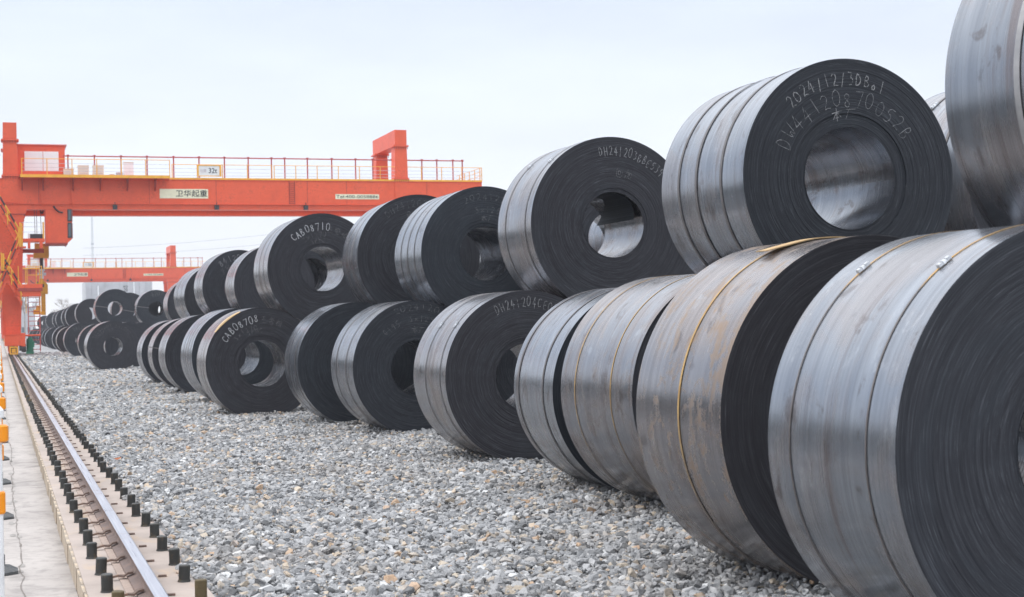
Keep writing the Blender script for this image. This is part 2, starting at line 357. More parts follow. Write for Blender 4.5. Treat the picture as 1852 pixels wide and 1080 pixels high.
# anchor bolts capped in dark sleeves
ms = []
for q in range(4):
    mm = MB(); h = .100+.012*q*.5; r = .034
    mm.tube((0, 0, 0), (0, 0, h-.006), r, n=16); mm.tube((0, 0, h-.006), (0, 0, h), r, r*.86, n=16); mm.tube((0, 0, .0), (0, 0, .012), r*1.18, r*1.05, n=16)
    ms.append(mm.mesh('anchor_sleeve', ['anchor_rusty' if q == 3 else 'anchor_coat']))
for i in range(148):
    yy = 7.98+.686*i
    for sx in (.565, 1.035):
        q = 3 if (sx > 1 and i == 1) or rp.random() < .06 else rp.randrange(3)
        o = link('anchor_sleeve', ms[q], beam, (sx+rp.uniform(-.012, .012), yy+(0 if sx > 1 else -.18)+rp.uniform(-.02, .02), 0)); o.rotation_euler = (rp.uniform(-.04, .04), rp.uniform(-.04, .04), rp.uniform(0, 6))
# rail with running surface, web and foot
def rail(xc, y0, y1, label):
    prof = [(-.065, 0), (.065, 0), (.065, .012), (.02, .028), (.011, .045), (.011, .085), (.034, .097), (.036, .118), (.028, .124), (-.028, .124), (-.036, .118), (-.034, .097), (-.011, .085), (-.011, .045), (-.02, .028), (-.065, .012)]
    m = MB(); n = len(prof); yy = y0; segs = []
    while yy < y1: segs.append((yy, min(yy+12.0, y1)-.006)); yy += 12.0
    for a, b_ in segs:
        vs = [(x, a, z) for x, z in prof]+[(x, b_, z) for x, z in prof]
        m.add(vs, [(i, (i+1) % n, (i+1) % n+n, i+n) for i in range(n) if i not in (7, 8, 9)], 1)
        m.add(vs, [(i, (i+1) % n, (i+1) % n+n, i+n) for i in (7, 8, 9)], 0)
        m.add(vs, [tuple(range(n)), tuple(range(2*n-1, n-1, -1))], 1)
    o = link('crane_rail', m.mesh('crane_rail', ['rail_top', 'rail_web']), None, (xc, 0, .008)); tag(o, label, 'rail')
    return o
rl = rail(.775, .15, 320, 'polished steel crane rail on the dusty concrete beam beside the gravel')
mp_ = MB(); mp_.box(-.112, .105, 0, 318, -.006, 0); link('sole_plate', mp_.mesh('sole_plate', ['sole']), rl, (0, 1, 0))
# wavy clips holding the rail foot
def clip_mesh(sg):
    m = MB(); path = [(.03, .040), (.062, .036), (.085, .018), (.12, .022), (.165, .012), (.205, .002)]
    for (a, za), (b_, zb) in zip(path, path[1:]):
        xa, xb = sg*a, sg*b_; vs = [(xa, -.026+.012*(a > .1), za), (xa, .026-.012*(a > .1), za), (xb, .026-.012*(b_ > .1), zb), (xb, -.026+.012*(b_ > .1), zb)]
        vs += [(x, y, z+.013) for x, y, z in vs]
        m.add(vs, [(0, 1, 2, 3), (7, 6, 5, 4), (0, 4, 5, 1), (1, 5, 6, 2), (2, 6, 7, 3), (3, 7, 4, 0)])
    return m.mesh('rail_clip', ['clip_rust'])
cl, cR = clip_mesh(-1), clip_mesh(1)
m = MB(); m.box(.1, .15, -.015, .015, 0, .012); cR2 = m.mesh('rail_clip', ['clip_rust'])
for i in range(148):
    yy = 8.2+.686*i
    o = link('rail_clip', cl, rl, (0, yy+rp.uniform(-.02, .02), -.008)); o.rotation_euler = (0, 0, rp.uniform(-.12, .12))
    o = link('rail_clip', cR2, rl, (rp.uniform(-.01, .02), yy+rp.uniform(-.02, .02), -.008)); o.rotation_euler = (0, 0, rp.uniform(-.1, .1))
# fallen leaf
m = MB(); lf = [(0, 0, 0), (.03, .02, .012), (.055, .01, .02), (.05, .045, .03), (.02, .055, .022), (-.02, .05, .02), (-.035, .02, .016), (-.06, .03, .03), (-.04, -.01, .01)]
m.add([(x*.8, y, z) for x, y, z in lf], [(0, 1, 2, 3), (0, 3, 4), (0, 4, 5), (0, 5, 6), (0, 6, 7, 8)]); m.tube((0, 0, 0), (-.01, -.05, .012), .002, n=4)
tag(link('fallen_leaf', m.mesh('fallen_leaf', ['leaf_brown']), None, (1.25, 18.0, .03)), 'dry reddish brown leaf lying on the gravel beside the rail beam', 'leaf')

# ------------------------------------------------------------------ handwriting
G = {
'0': [[(.5, 1), (.15, .85), (.05, .5), (.15, .15), (.5, 0), (.85, .15), (.95, .5), (.85, .85), (.5, 1)]],
'1': [[(.45, 1), (.55, 0)]], '/': [[(.75, 1.05), (.35, -.1)]],
'2': [[(.1, .8), (.4, 1), (.8, .85), (.75, .55), (.1, 0), (.5, .08), (.95, .02)]],
'3': [[(.15, .95), (.8, .95), (.4, .6), (.85, .45), (.75, .1), (.2, 0)]],
'4': [[(.6, 1), (.1, .35), (.95, .35)], [(.65, .75), (.6, -.05)]],
'5': [[(.9, 1), (.3, .95), (.2, .55), (.7, .6), (.9, .3), (.6, 0), (.15, .05)]],
'6': [[(.8, 1), (.3, .7), (.1, .3), (.4, 0), (.85, .2), (.6, .5), (.15, .3)]],
'7': [[(.1, .95), (.9, 1), (.5, 0)]],
'8': [[(.5, .55), (.15, .75), (.45, 1), (.85, .8), (.5, .55), (.1, .25), (.45, 0), (.9, .2), (.5, .55)]],
'9': [[(.85, .75), (.45, 1), (.15, .7), (.5, .5), (.85, .75), (.7, 0)]],
'A': [[(.05, 0), (.5, 1), (.95, 0)], [(.25, .4), (.8, .4)]],
'B': [[(.15, 0), (.2, 1), (.7, .9), (.65, .6), (.2, .52), (.85, .4), (.8, .08), (.15, 0)]],
'C': [[(.9, .85), (.5, 1), (.1, .6), (.2, .1), (.6, 0), (.9, .15)]],
'G': [[(.9, .85), (.5, 1), (.1, .6), (.2, .1), (.7, 0), (.85, .4), (.5, .4)]],
'D': [[(.15, 0), (.15, 1), (.65, .9), (.92, .5), (.7, .1), (.15, 0)]],
'E': [[(.9, 1), (.2, .95), (.15, 0), (.9, .05)], [(.2, .5), (.7, .52)]],
'H': [[(.15, 1), (.15, 0)], [(.85, 1), (.85, 0)], [(.15, .5), (.85, .5)]],
'W': [[(0, 1), (.25, 0), (.5, .65), (.75, 0), (1, 1)]],
'P': [[(.2, 0), (.2, 1), (.8, .9), (.75, .55), (.2, .5)]],
'S': [[(.85, .9), (.4, 1), (.2, .7), (.75, .4), (.6, .02), (.1, .1)]],
'Q': [[(.5, 1), (.1, .6), (.3, .1), (.7, .1), (.9, .6), (.5, 1)], [(.55, .3), (1, -.1)]],
'x': [[(.1, .65), (.85, .1)], [(.85, .65), (.1, .1)]], '.': [[(.4, .0), (.5, .08)]], ' ': [], 'o': [[(.5, .5), (.15, .25), (.5, 0), (.85, .25), (.5, .5)]],
'本': [[(0, .72), (1, .82)], [(.5, 1.1), (.5, -.1)], [(.45, .72), (.05, .15)], [(.55, .72), (.98, .2)], [(.3, .22), (.7, .24)]],
'厂': [[(.1, .92), (1, .98)], [(.35, .92), (.2, .3), (.05, 0)]],
'回': [[(.05, 0), (.05, 1), (.95, 1), (.95, 0), (.05, 0)], [(.3, .3), (.3, .7), (.7, .7), (.7, .3), (.3, .3)]],
'加': [[(.05, .75), (.5, .78), (.42, .1)], [(.28, 1.05), (.05, 0)], [(.62, .8), (.62, .1), (.98, .1), (.98, .8), (.62, .8)]],
'王': [[(.1, .95), (.9, .97)], [(.18, .52), (.82, .54)], [(0, .03), (1, .06)], [(.5, .95), (.5, .04)]],
'雪': [[(.2, 1.05), (.8, 1.07)], [(.05, .65), (.05, .88), (.97, .9), (.92, .65)], [(.5, 1.05), (.5, .6)], [(.2, .75), (.38, .72)], [(.62, .75), (.82, .72)], [(.15, .48), (.85, .5), (.83, .02), (.15, 0)], [(.2, .25), (.83, .26)]],
'松': [[(0, .7), (.45, .74)], [(.22, 1.05), (.22, 0)], [(.22, .65), (.02, .25)], [(.25, .6), (.45, .4)], [(.65, .95), (.5, .5)], [(.75, .95), (1, .5)], [(.72, .55), (.55, .1), (.95, .15)], [(.85, .3), (1, 0)]],
}
def chalk_mesh(txt, rad, mid, hgt, mat, adv=.78, wdt=.0085, tilt=0.0, seed=0, side=False):
    'strokes bent along an arc on the coil face (local plane y, angle mid in degrees clockwise from the top)'
    r_ = random.Random(hash((len(txt), seed)) & 999); m = MB()
    n = len(txt); cw = hgt*adv; a0 = math.radians(mid)-(n*cw/rad)/2
    for i, ch in enumerate(txt):
        jx, jy, js, jt = r_.uniform(-.06, .06), r_.uniform(-.1, .1), r_.uniform(.88, 1.1), r_.uniform(-.12, .12)
        for st in G.get(ch, []):
            P2 = []
            for (u, v) in st:
                u += (v-.5)*jt; lx = (i+.08+u*.72+jx)*cw; lz = (v+jy)*hgt*js
                a = a0+lx/rad; rr = rad+lz-hgt/2
                P2.append(Vector((math.sin(a)*rr+r_.uniform(-.0015, .0015), math.cos(a)*rr+r_.uniform(-.0015, .0015))))
            if len(P2) > 3:      # round the corners
                Q = [P2[0]]
                for a, b_ in zip(P2, P2[1:]): Q += [a.lerp(b_, .27), a.lerp(b_, .73)]
                P2 = Q+[P2[-1]]
            for a, b_ in zip(P2, P2[1:]):
                d = (b_-a)
                if d.length < 1e-5: continue
                d.normalize(); nn = Vector((-d.y, d.x))*wdt*.38*r_.uniform(.6, 1.3); e_ = d*wdt*.25
                c = [a-nn-e_, b_-nn+e_, b_+nn+e_, a+nn-e_]
                m.add([(p.x, 0, p.y) for p in c], [(0, 1, 2, 3)])
    return m.mesh('chalk_writing', [mat])

# ------------------------------------------------------------------ steel coils
def coil_mesh(R, rin, w, seg, nr, seed):
    'outer wrap spirals slightly; the edges of the wraps stand a few millimetres proud of one another'
    r_ = random.Random(seed); m = MB(); seam = r_.uniform(-.5, -1.2)      # wrap end low on the right
    A = [seam+2*PI*i/seg for i in range(seg+1)]
    def ring(r, y, k=0.0): return [((r-k*i/seg)*math.cos(a), y, (r-k*i/seg)*math.sin(a)) for i, a in enumerate(A)]
    sp = .0045; ny = 4; rows = []
    wob = [r_.uniform(-.0012, .0012) for _ in range(ny+1)]
    for j in range(ny+1): rows.append(ring(R+wob[j], w*j/ny, sp))
    vs = [v for r in rows for v in r]; n = seg+1
    m.add(vs, [(j*n+i, j*n+i+1, (j+1)*n+i+1, (j+1)*n+i) for j in range(ny) for i in range(seg)], 0, True)
    m.add([rows[0][0], rows[-1][0], rows[-1][-1], rows[0][-1]], [(0, 1, 2, 3)], 0)      # step at the end of the outer wrap
    # bore
    bi = [ring(rin, .004, 0), ring(rin, w*.5, 0), ring(rin, w-.004, 0)]; vs = [v for r in bi for v in r]
    m.add(vs, [(j*n+i+1, j*n+i, (j+1)*n+i, (j+1)*n+i+1) for j in range(2) for i in range(seg)], 2, True)
    # faces: stepped rings
    rs = [R]+sorted([rin+(R-rin)*(k+r_.uniform(.1, .9))/nr for k in range(nr)], reverse=True)+[rin]
    band = rin+r_.uniform(.03, .09)
    for face, sg in ((0.0, -1), (w, 1)):
        prof = [(R, face)]; lvl = 0.0
        for a, b_ in zip(rs, rs[1:]):
            lvl = r_.uniform(-.0012, .0010)
            if b_ < band: lvl += .010
            prof += [(a-.0006, face-sg*lvl*1.0), (b_+.0006, face-sg*lvl)]
        prof.append((rin, face-sg*.012))
        rows = [ring(r, y, sp*(r-rin)/(R-rin)) for r, y in prof]; vs = [v for r in rows for v in r]
        fs = [(j*n+i, j*n+i+1, (j+1)*n+i+1, (j+1)*n+i) for j in range(len(rows)-1) for i in range(seg)]
        if sg < 0: fs = [tuple(reversed(f)) for f in fs]
        m.add(vs, fs, 1, False)
    return m.mesh('steel_coil', ['side', 'face', 'bore'])
def band_mesh(R, wd, th, seg, mat, seed=0):
    m = MB(); r_ = random.Random(seed); A = [2*PI*i/seg for i in range(seg)]; off = [math.sin(a*2+seed)*.004 for a in A]
    pr = [(R, -wd/2), (R+th, -wd/2), (R+th, wd/2), (R, wd/2)]
    vs = [(r*math.cos(a), y+o_, r*math.sin(a)) for a, o_ in zip(A, off) for r, y in pr]
    fs = [(i*4+k, i*4+k+1, ((i+1) % seg)*4+k+1, ((i+1) % seg)*4+k) for i in range(seg) for k in range(3)]
    m.add(vs, fs, 0, False); return m.mesh('strap', [mat])
def seal_mesh():
    m = MB()
    for k in range(3):
        z = -.045+k*.03
        m.add([(-.0, -.02, z), (-.0, .02, z), (.012, .016, z+.003), (.012, -.016, z+.003), (-.0, -.026 if k % 2 else -.02, z+.03), (-.0, .026 if k % 2 else .02, z+.03), (.013, .017, z+.026), (.013, -.017, z+.026)],
              [(0, 1, 2, 3), (7, 6, 5, 4), (0, 4, 5, 1), (1, 5, 6, 2), (2, 6, 7, 3), (3, 7, 4, 0)])
    return m.mesh('strap_seal', ['seal_zinc'])
SEAL = seal_mesh()
cm_cache = {}
def coil(X, Y, Z, R, yaw, w, label, group, rin=.38, warm=.3, tone=1.0, rust=0.0, straps=(), texts=(), smat='strap_steel', seals=None, eye=(), lod=0, swd=.034, dust=None):
    seg, nr = ((144, 46), (96, 30), (56, 12), (32, 5))[lod]
    sd_ = int(X*1000+Y*77) & 0xffff
    o = link('steel_coil', coil_mesh(R, rin, w, seg, nr, sd_), None, (X, Y, Z), (0, 0, -yaw))
    tag(o, label, 'steel coil', group); o['warm'] = warm; o['tone'] = tone; o['rust'] = rust
    for i, s in enumerate(straps):
        mt = smat if isinstance(smat, str) else smat[i]
        b = link('strap', band_mesh(R+.0005, swd, .0028 if swd > .025 else .0018, seg, mt, i+sd_ % 7), o, (0, w*(1-s), 0))
        if seals:
            a = math.radians(180-seals); sl = link('strap_seal', SEAL, b); sl.rotation_euler = (0, -a, 0)
            sl.location = ((R+.003)*math.cos(a), 0, (R+.003)*math.sin(a)); sl.scale = (1.1, .6, .85)
    for i, t in enumerate(texts):
        txt, rf, mid, hg, mt = t[:5]; kw = t[5] if len(t) > 5 else {}
        link('chalk_writing', chalk_mesh(txt, rf*R, mid, hg, mt, seed=i+sd_ % 50, **kw), o, (0, -.0045, 0))
    for a in eye:        # strap through the eye, seen as a band across the face
        m = MB(); a = math.radians(a); d = Vector((math.cos(a), math.sin(a))); n_ = Vector((-d.y, d.x))*.017
        c0, c1 = d*(rin-.003), d*(R+.003)
        q = [c0-n_, c1-n_, c1+n_, c0+n_]; m.hexa([(p.x, -.010, p.y) for p in q], [(p.x, -.006, p.y) for p in q])
        c = c1; q = [c-n_, c+n_, c+n_+d*.004, c-n_+d*.004]; m.hexa([(p.x, -.01, p.y) for p in q], [(p.x, w+.006, p.y) for p in q])
        link('eye_strap', m.mesh('eye_strap', ['strap_steel']), o)
    return o
CB, CF, CG = 'chalk_bold', 'chalk_faint', 'chalk_ghost'
BG, UG = 'steel coils of the lower tier', 'steel coils of the upper tier'
W2, U2G = 'steel coils of the second lower row', 'steel coils of the second upper row'
K = coil
# lower tier, from the camera outwards
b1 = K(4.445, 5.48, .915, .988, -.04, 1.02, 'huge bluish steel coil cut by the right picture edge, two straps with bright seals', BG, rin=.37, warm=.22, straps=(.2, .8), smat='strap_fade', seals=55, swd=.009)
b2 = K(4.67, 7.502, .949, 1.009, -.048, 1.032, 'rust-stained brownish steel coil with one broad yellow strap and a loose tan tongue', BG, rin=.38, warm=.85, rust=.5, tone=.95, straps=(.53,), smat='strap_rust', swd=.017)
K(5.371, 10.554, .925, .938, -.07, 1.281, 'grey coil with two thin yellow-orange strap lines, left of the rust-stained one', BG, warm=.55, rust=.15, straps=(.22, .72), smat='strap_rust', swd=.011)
K(5.348, 12.168, .888, .913, .05, 1.217, 'shiny blue-grey steel coil with two dark grooves, showing only a sliver of black face', BG, warm=.02, tone=1.05, straps=(.13, .76))
K(5.379, 15.549, .911, .932, -.004, 1.297, 'beige-grey coil of the lower tier chalked DH241204, with two seals on thin straps', BG, rin=.36, warm=.62, straps=(.4, .84), smat='strap_steel', seals=38, swd=.016,
  texts=(('DH241204CE092', .86, 2, .10, CF, dict(adv=.62)),))
K(5.469, 20.428, .897, .932, -.020, 1.322, 'blue-grey lower coil chalked 20241204 and Q195 with a torn wrap low on its side', BG, rin=.385, warm=.15, straps=(.25, .7), swd=.02,
  texts=(('20241204', .90, 3, .085, CG, dict(adv=1.15)), ('3x1250', .73, 8, .075, CG, dict(adv=1.0)), ('Q195', .72, -34, .085, CG), ('本厂', .56, 1, .085, CG, dict(adv=1.3))))
K(5.206, 22.94, .908, .949, .018, 1.276, 'bluish lower coil with an unmarked black face, right of the coil chalked CAB08708', BG, lod=1, warm=.1, straps=(.3, .8), swd=.02)
b8 = K(4.266, 26.273, .877, .966, .006, 1.301, 'lower coil with the bold white chalk mark CAB08708 and a tan peeled corner', BG, rin=.40, warm=.7, straps=(.45, .7), swd=.014,
  texts=(('CAB08708', .80, -31, .125, CB, dict(adv=.76, wdt=.012)), ('3x1270', .65, -27, .085, CG, dict(adv=.9, wdt=.010)), ('SPHC', .60, -12, .075, CG, dict(adv=.95, wdt=.010)), ('王雪松', .77, 14, .105, CG, dict(adv=1.25, wdt=.010))))
K(4.544, 30.645, .923, .968, -.05, 1.353, 'bright bluish-white coil with four thin strap lines, just behind the CAB08708 coil', BG, lod=1, warm=.0, tone=1.12, straps=(.25, .45, .65, .85), swd=.014)
K(4.497, 35.662, .881, .934, -.015, 1.311, 'lower coil with pale striped side and wide black face, third left of CAB08708 mark', BG, lod=1, warm=.35, straps=(.35, .55, .75), swd=.016, texts=(('王', .8, -12, .12, CG),))
K(4.519, 39.216, .856, .914, .009, 1.295, 'beige-sided lower coil with a dark strap across its greenish face', BG, lod=1, warm=.6, eye=(168,))
K(4.509, 42.257, .838, .899, -.014, 1.309, 'last coil of the near lower row, double bright band, beside the gap', BG, lod=1, warm=.2, straps=(.5,), swd=.03)
K(4.015, 59.037, .879, .951, -.033, 1.32, 'free-faced coil standing at the front of the far lower row, ring of faint chalk marks', BG, lod=1, rin=.35, warm=.6,
  texts=(('20241208 3x1500', .82, -6, .11, CG, dict(adv=1.0, wdt=.013)), ('DH24120', .68, -30, .10, CG, dict(adv=1.0, wdt=.012))))
FB = 'steel coils of the far lower row'
K(4.507, 76.342, .873, .928, -.007, 1.303, 'far lower coil with cream rim, tucked behind the free-faced one', FB, lod=2, warm=.6)
K(4.472, 90.995, .949, .991, -.005, 1.301, 'large far lower coil with white rim and scribbled bluish face', FB, lod=2, warm=.3, texts=(('241208', .75, -5, .2, CG, dict(wdt=.025)),))
K(4.514, 106.795, .86, .915, -.012, 1.304, 'far lower coil with an orange rusty rim', FB, lod=2, warm=.9, rust=1.4)
for Yq, Rq, lb in ((111.9, .96, 'far lower coil with grey lid-like top behind the orange-rimmed one'), (131.9, .93, 'far lower coil with pale double rim, near the middle of the far row'),
                   (140.0, .95, 'far lower coil with a bright white rim beyond the pale double-rimmed one'), (154.2, .92, 'small far lower coil with thin white rim by the crane ladder'),
                   (163.6, .94, 'small far lower coil half hidden behind the crane ladder'), (185.5, .94, 'tiny far lower coil seen between the ladder rungs'), (203.4, .94, 'farthest lower coil, seen left of the ladder above the green motor')):
    K(4.45, Yq, Rq-.04, Rq, 0, 1.3, lb, FB, lod=3, warm=random.uniform(.1, .6))
# upper tier
K(5.591, 5.301, 2.607, 1.029, -.039, 1.303, 'upper coil cut by the top right picture corner, broad pale strap on grey-blue steel', UG, warm=.25, tone=.92, straps=(.42,), smat='strap_bare', swd=.04)
u1 = K(5.535, 9.17, 2.441, .822, -.008, 1.30, 'big upper coil chalked DW44120870052B with three dark straps and a brown stain', UG, rin=.352, warm=.12, straps=(.23, .45, .75), swd=.03,
  texts=(('2024/12/3DBo1', .83, -9, .085, CF, dict(adv=.75, wdt=.008)), ('DW44120870052B', .665, -5, .11, CF, dict(adv=.80, wdt=.0045)), ('本厂', .535, -5, .075, CF, dict(adv=1.3, wdt=.006))))
K(6.411, 15.555, 2.547, .968, -.01, 1.121, 'upper coil chalked DH241203BBE539 with loose inner wrap hanging in its eye', UG, rin=.36, warm=.5, straps=(.24, .83), seals=48, swd=.018,
  texts=(('DH241203BBE539', .84, 18, .10, CF, dict(adv=.60, wdt=.009)), ('回加', .60, 14, .10, CG, dict(adv=1.1))))
K(6.46, 20.37, 2.467, .94, -.005, 1.46, 'upper coil with three straps and faint chalk 3x1250 on its black face', UG, rin=.38, warm=.05, straps=(.25, .5, .75), swd=.022,
  texts=(('20241220', .84, 4, .085, CG, dict(adv=1.1)), ('3x1250', .66, 8, .08, CG, dict(adv=1.0)), ('本厂', .52, 5, .085, CG, dict(adv=1.2))))
K(6.26, 23.2, 2.545, .986, .041, 1.37, 'upper coil chalked DH2412, with its right half hidden by the three-strap coil', UG, lod=1, warm=.4, straps=(.3, .7), swd=.016,
  texts=(('DH241203', .86, -14, .115, CG, dict(adv=.8)), ('回', .68, -12, .12, CG)))
u5 = K(5.442, 26.74, 2.509, .987, -.023, 1.342, 'upper coil with the bold white chalk mark CAB08710', UG, rin=.395, warm=.6, straps=(.4, .7), swd=.014,
  texts=(('CAB08710', .76, -17, .125, CB, dict(adv=.76, wdt=.012)), ('3x1270', .62, -13, .085, CG, dict(adv=.9, wdt=.010)), ('SPHC', .52, -8, .075, CG, dict(adv=.95, wdt=.010)), ('王雪松', .72, 24, .105, CG, dict(adv=1.25, wdt=.010))))
K(5.697, 33.249, 2.404, .883, -.005, 1.304, 'unmarked upper coil with brownish striped side, left of the CAB08710 coil', UG, lod=1, warm=.5, straps=(.3, .5, .7), swd=.012)
K(5.597, 37.661, 2.489, .914, -.034, 1.334, 'upper coil chalked B41201 along its upper rim', UG, lod=1, warm=.4, straps=(.35, .6), swd=.014, texts=(('B41201', .80, -14, .13, CF, dict(adv=.9, wdt=.014)), ('王雪', .62, -38, .12, CG, dict(adv=1.2, wdt=.012))))
K(5.65, 42.431, 2.349, .874, -.094, 1.419, 'upper coil with a wide striped side and greenish face between two darker ones', UG, lod=1, warm=.45, straps=(.3, .7), swd=.012)
K(5.814, 48.79, 2.24, .831, .002, 1.298, 'last and lowest coil of the near upper row, beside the gap in the stack', UG, lod=1, warm=.3)
K(5.41, 77.64, 2.553, .955, -.017, 1.309, 'far upper coil with a dark strap across its face and bright crescent in its eye', UG, lod=1, rin=.35, warm=.15, eye=(172, -12))
FU = 'steel coils of the far upper row'
for Xq, Yq, Zq, Rq, lb in ((5.457, 99.58, 2.549, .932, 'far upper coil with cream rim, left of the strapped round face'), (5.45, 114.7, 2.52, .94, 'far upper coil with a thin white rim and plain dark face'),
      (5.45, 122.2, 2.50, .93, 'far upper coil with a dull rim, third left of the strapped face'), (5.45, 135.0, 2.46, .93, 'far upper coil lower than its neighbours, at the dip of the row'),
      (5.45, 143.3, 2.48, .93, 'far upper coil with several bright rim lines'), (5.45, 164.5, 2.52, .94, 'small far upper coil with slate-blue face near the hook'), (5.45, 202.6, 2.52, .94, 'farthest upper coil with slate-blue face, left end of the row')):
    K(Xq, Yq, Zq, Rq, 0, 1.3, lb, FU, lod=2, warm=random.uniform(.1, .7))
# second row, glimpsed through gaps and eyes
K(8.0, 9.985, 2.5, .94, 0, 1.3, 'pale coil glimpsed between the big DW coil and the corner coil', U2G, lod=1, warm=.4, straps=(.3, .7), seals=50)
K(7.4, 77.8, 2.5, .94, -.02, 1.3, 'far coil chalked 4201 with a dark strap, right of the bright crescent coil', U2G, lod=1, warm=.1, rin=.35, eye=(172,), texts=(('4201', .8, 5, .2, CG, dict(wdt=.02)),))
K(*(lambda q: (q[0], 86, q[1]))(at(234, 561, 86)), .96, 0, 1.3, 'dark far coil peeping out right of the coil with the bright crescent', U2G, lod=2)
K(8.05, 79.6, 2.45, .93, 0, 1.3, 'coil close behind the one chalked 4201, darkening its eye', U2G, lod=2)
K(4.85, 62.2, .87, .93, 0, 1.3, 'coil close behind the free-faced far coil, seen through its eye', W2, lod=2)
V2 = []
for px_, py_, Yq in ((1112, 431, 19.0), (1199, 438, 20.6), (617, 502, 35.2), (566, 498, 33.5), (470, 520, 40.0)):
    Xq, Zq = at(px_, py_, Yq); V2.append((Xq, Yq, Zq))
K(6.78, 11.35, 2.45, .90, 0, 1.3, 'unseen coil added close behind the big coil chalked DW44120870052B to darken its bore', U2G, lod=1)  # added out of view, keeps sky light out of the bore in front
K(6.2, 206, 2.5, .94, 0, 1.3, 'coil behind the farthest upper coil', U2G, lod=3)
for i, (Xq, Yq, Zq) in enumerate(V2):
    K(Xq, Yq, Zq, .90, 0, 1.3, ('coil seen through the eye of the DH241203 coil', 'second coil deep in the eye of the DH241203 coil', 'second coil deep in the eye of the CAB08710 coil', 'coil seen through the eye of the CAB08710 coil', 'dark coil behind the brown-striped unmarked upper coil')[i], U2G, lod=1, warm=.3, texts=(('回', .7, -20, .12, CF),) if i in (0,) else ())
for Xq, Yq, Rq, lb in ((7.3, 10.9, .93, 'coil in second lower row under the big DW44120870052B coil'), 
        (7.5, 16.6, .93, 'coil in second lower row under the DH241203BBE539 coil'), (7.5, 21.0, .92, 'dark coil seen through the eye of the Q195 coil'),
        (6.3, 28.4, .95, 'coil in second lower row under the CAB08710 coil'), (6.0, 70, .93, 'coil on the gravel right behind the free-faced coil')):
    K(Xq, Yq, Rq-.05, Rq, random.uniform(-.03, .03), 1.3, lb, W2, lod=1 if Yq < 50 else 2, warm=.2, tone=1.05)
FEET = [(o.location.x, o.location.y, .93, 1.3, -o.rotation_euler.z) for o in bpy.data.objects if o.name.startswith('steel_coil') and o.location.z < 1.2 and o.location.x < 5.9 and o.location.y < 60]
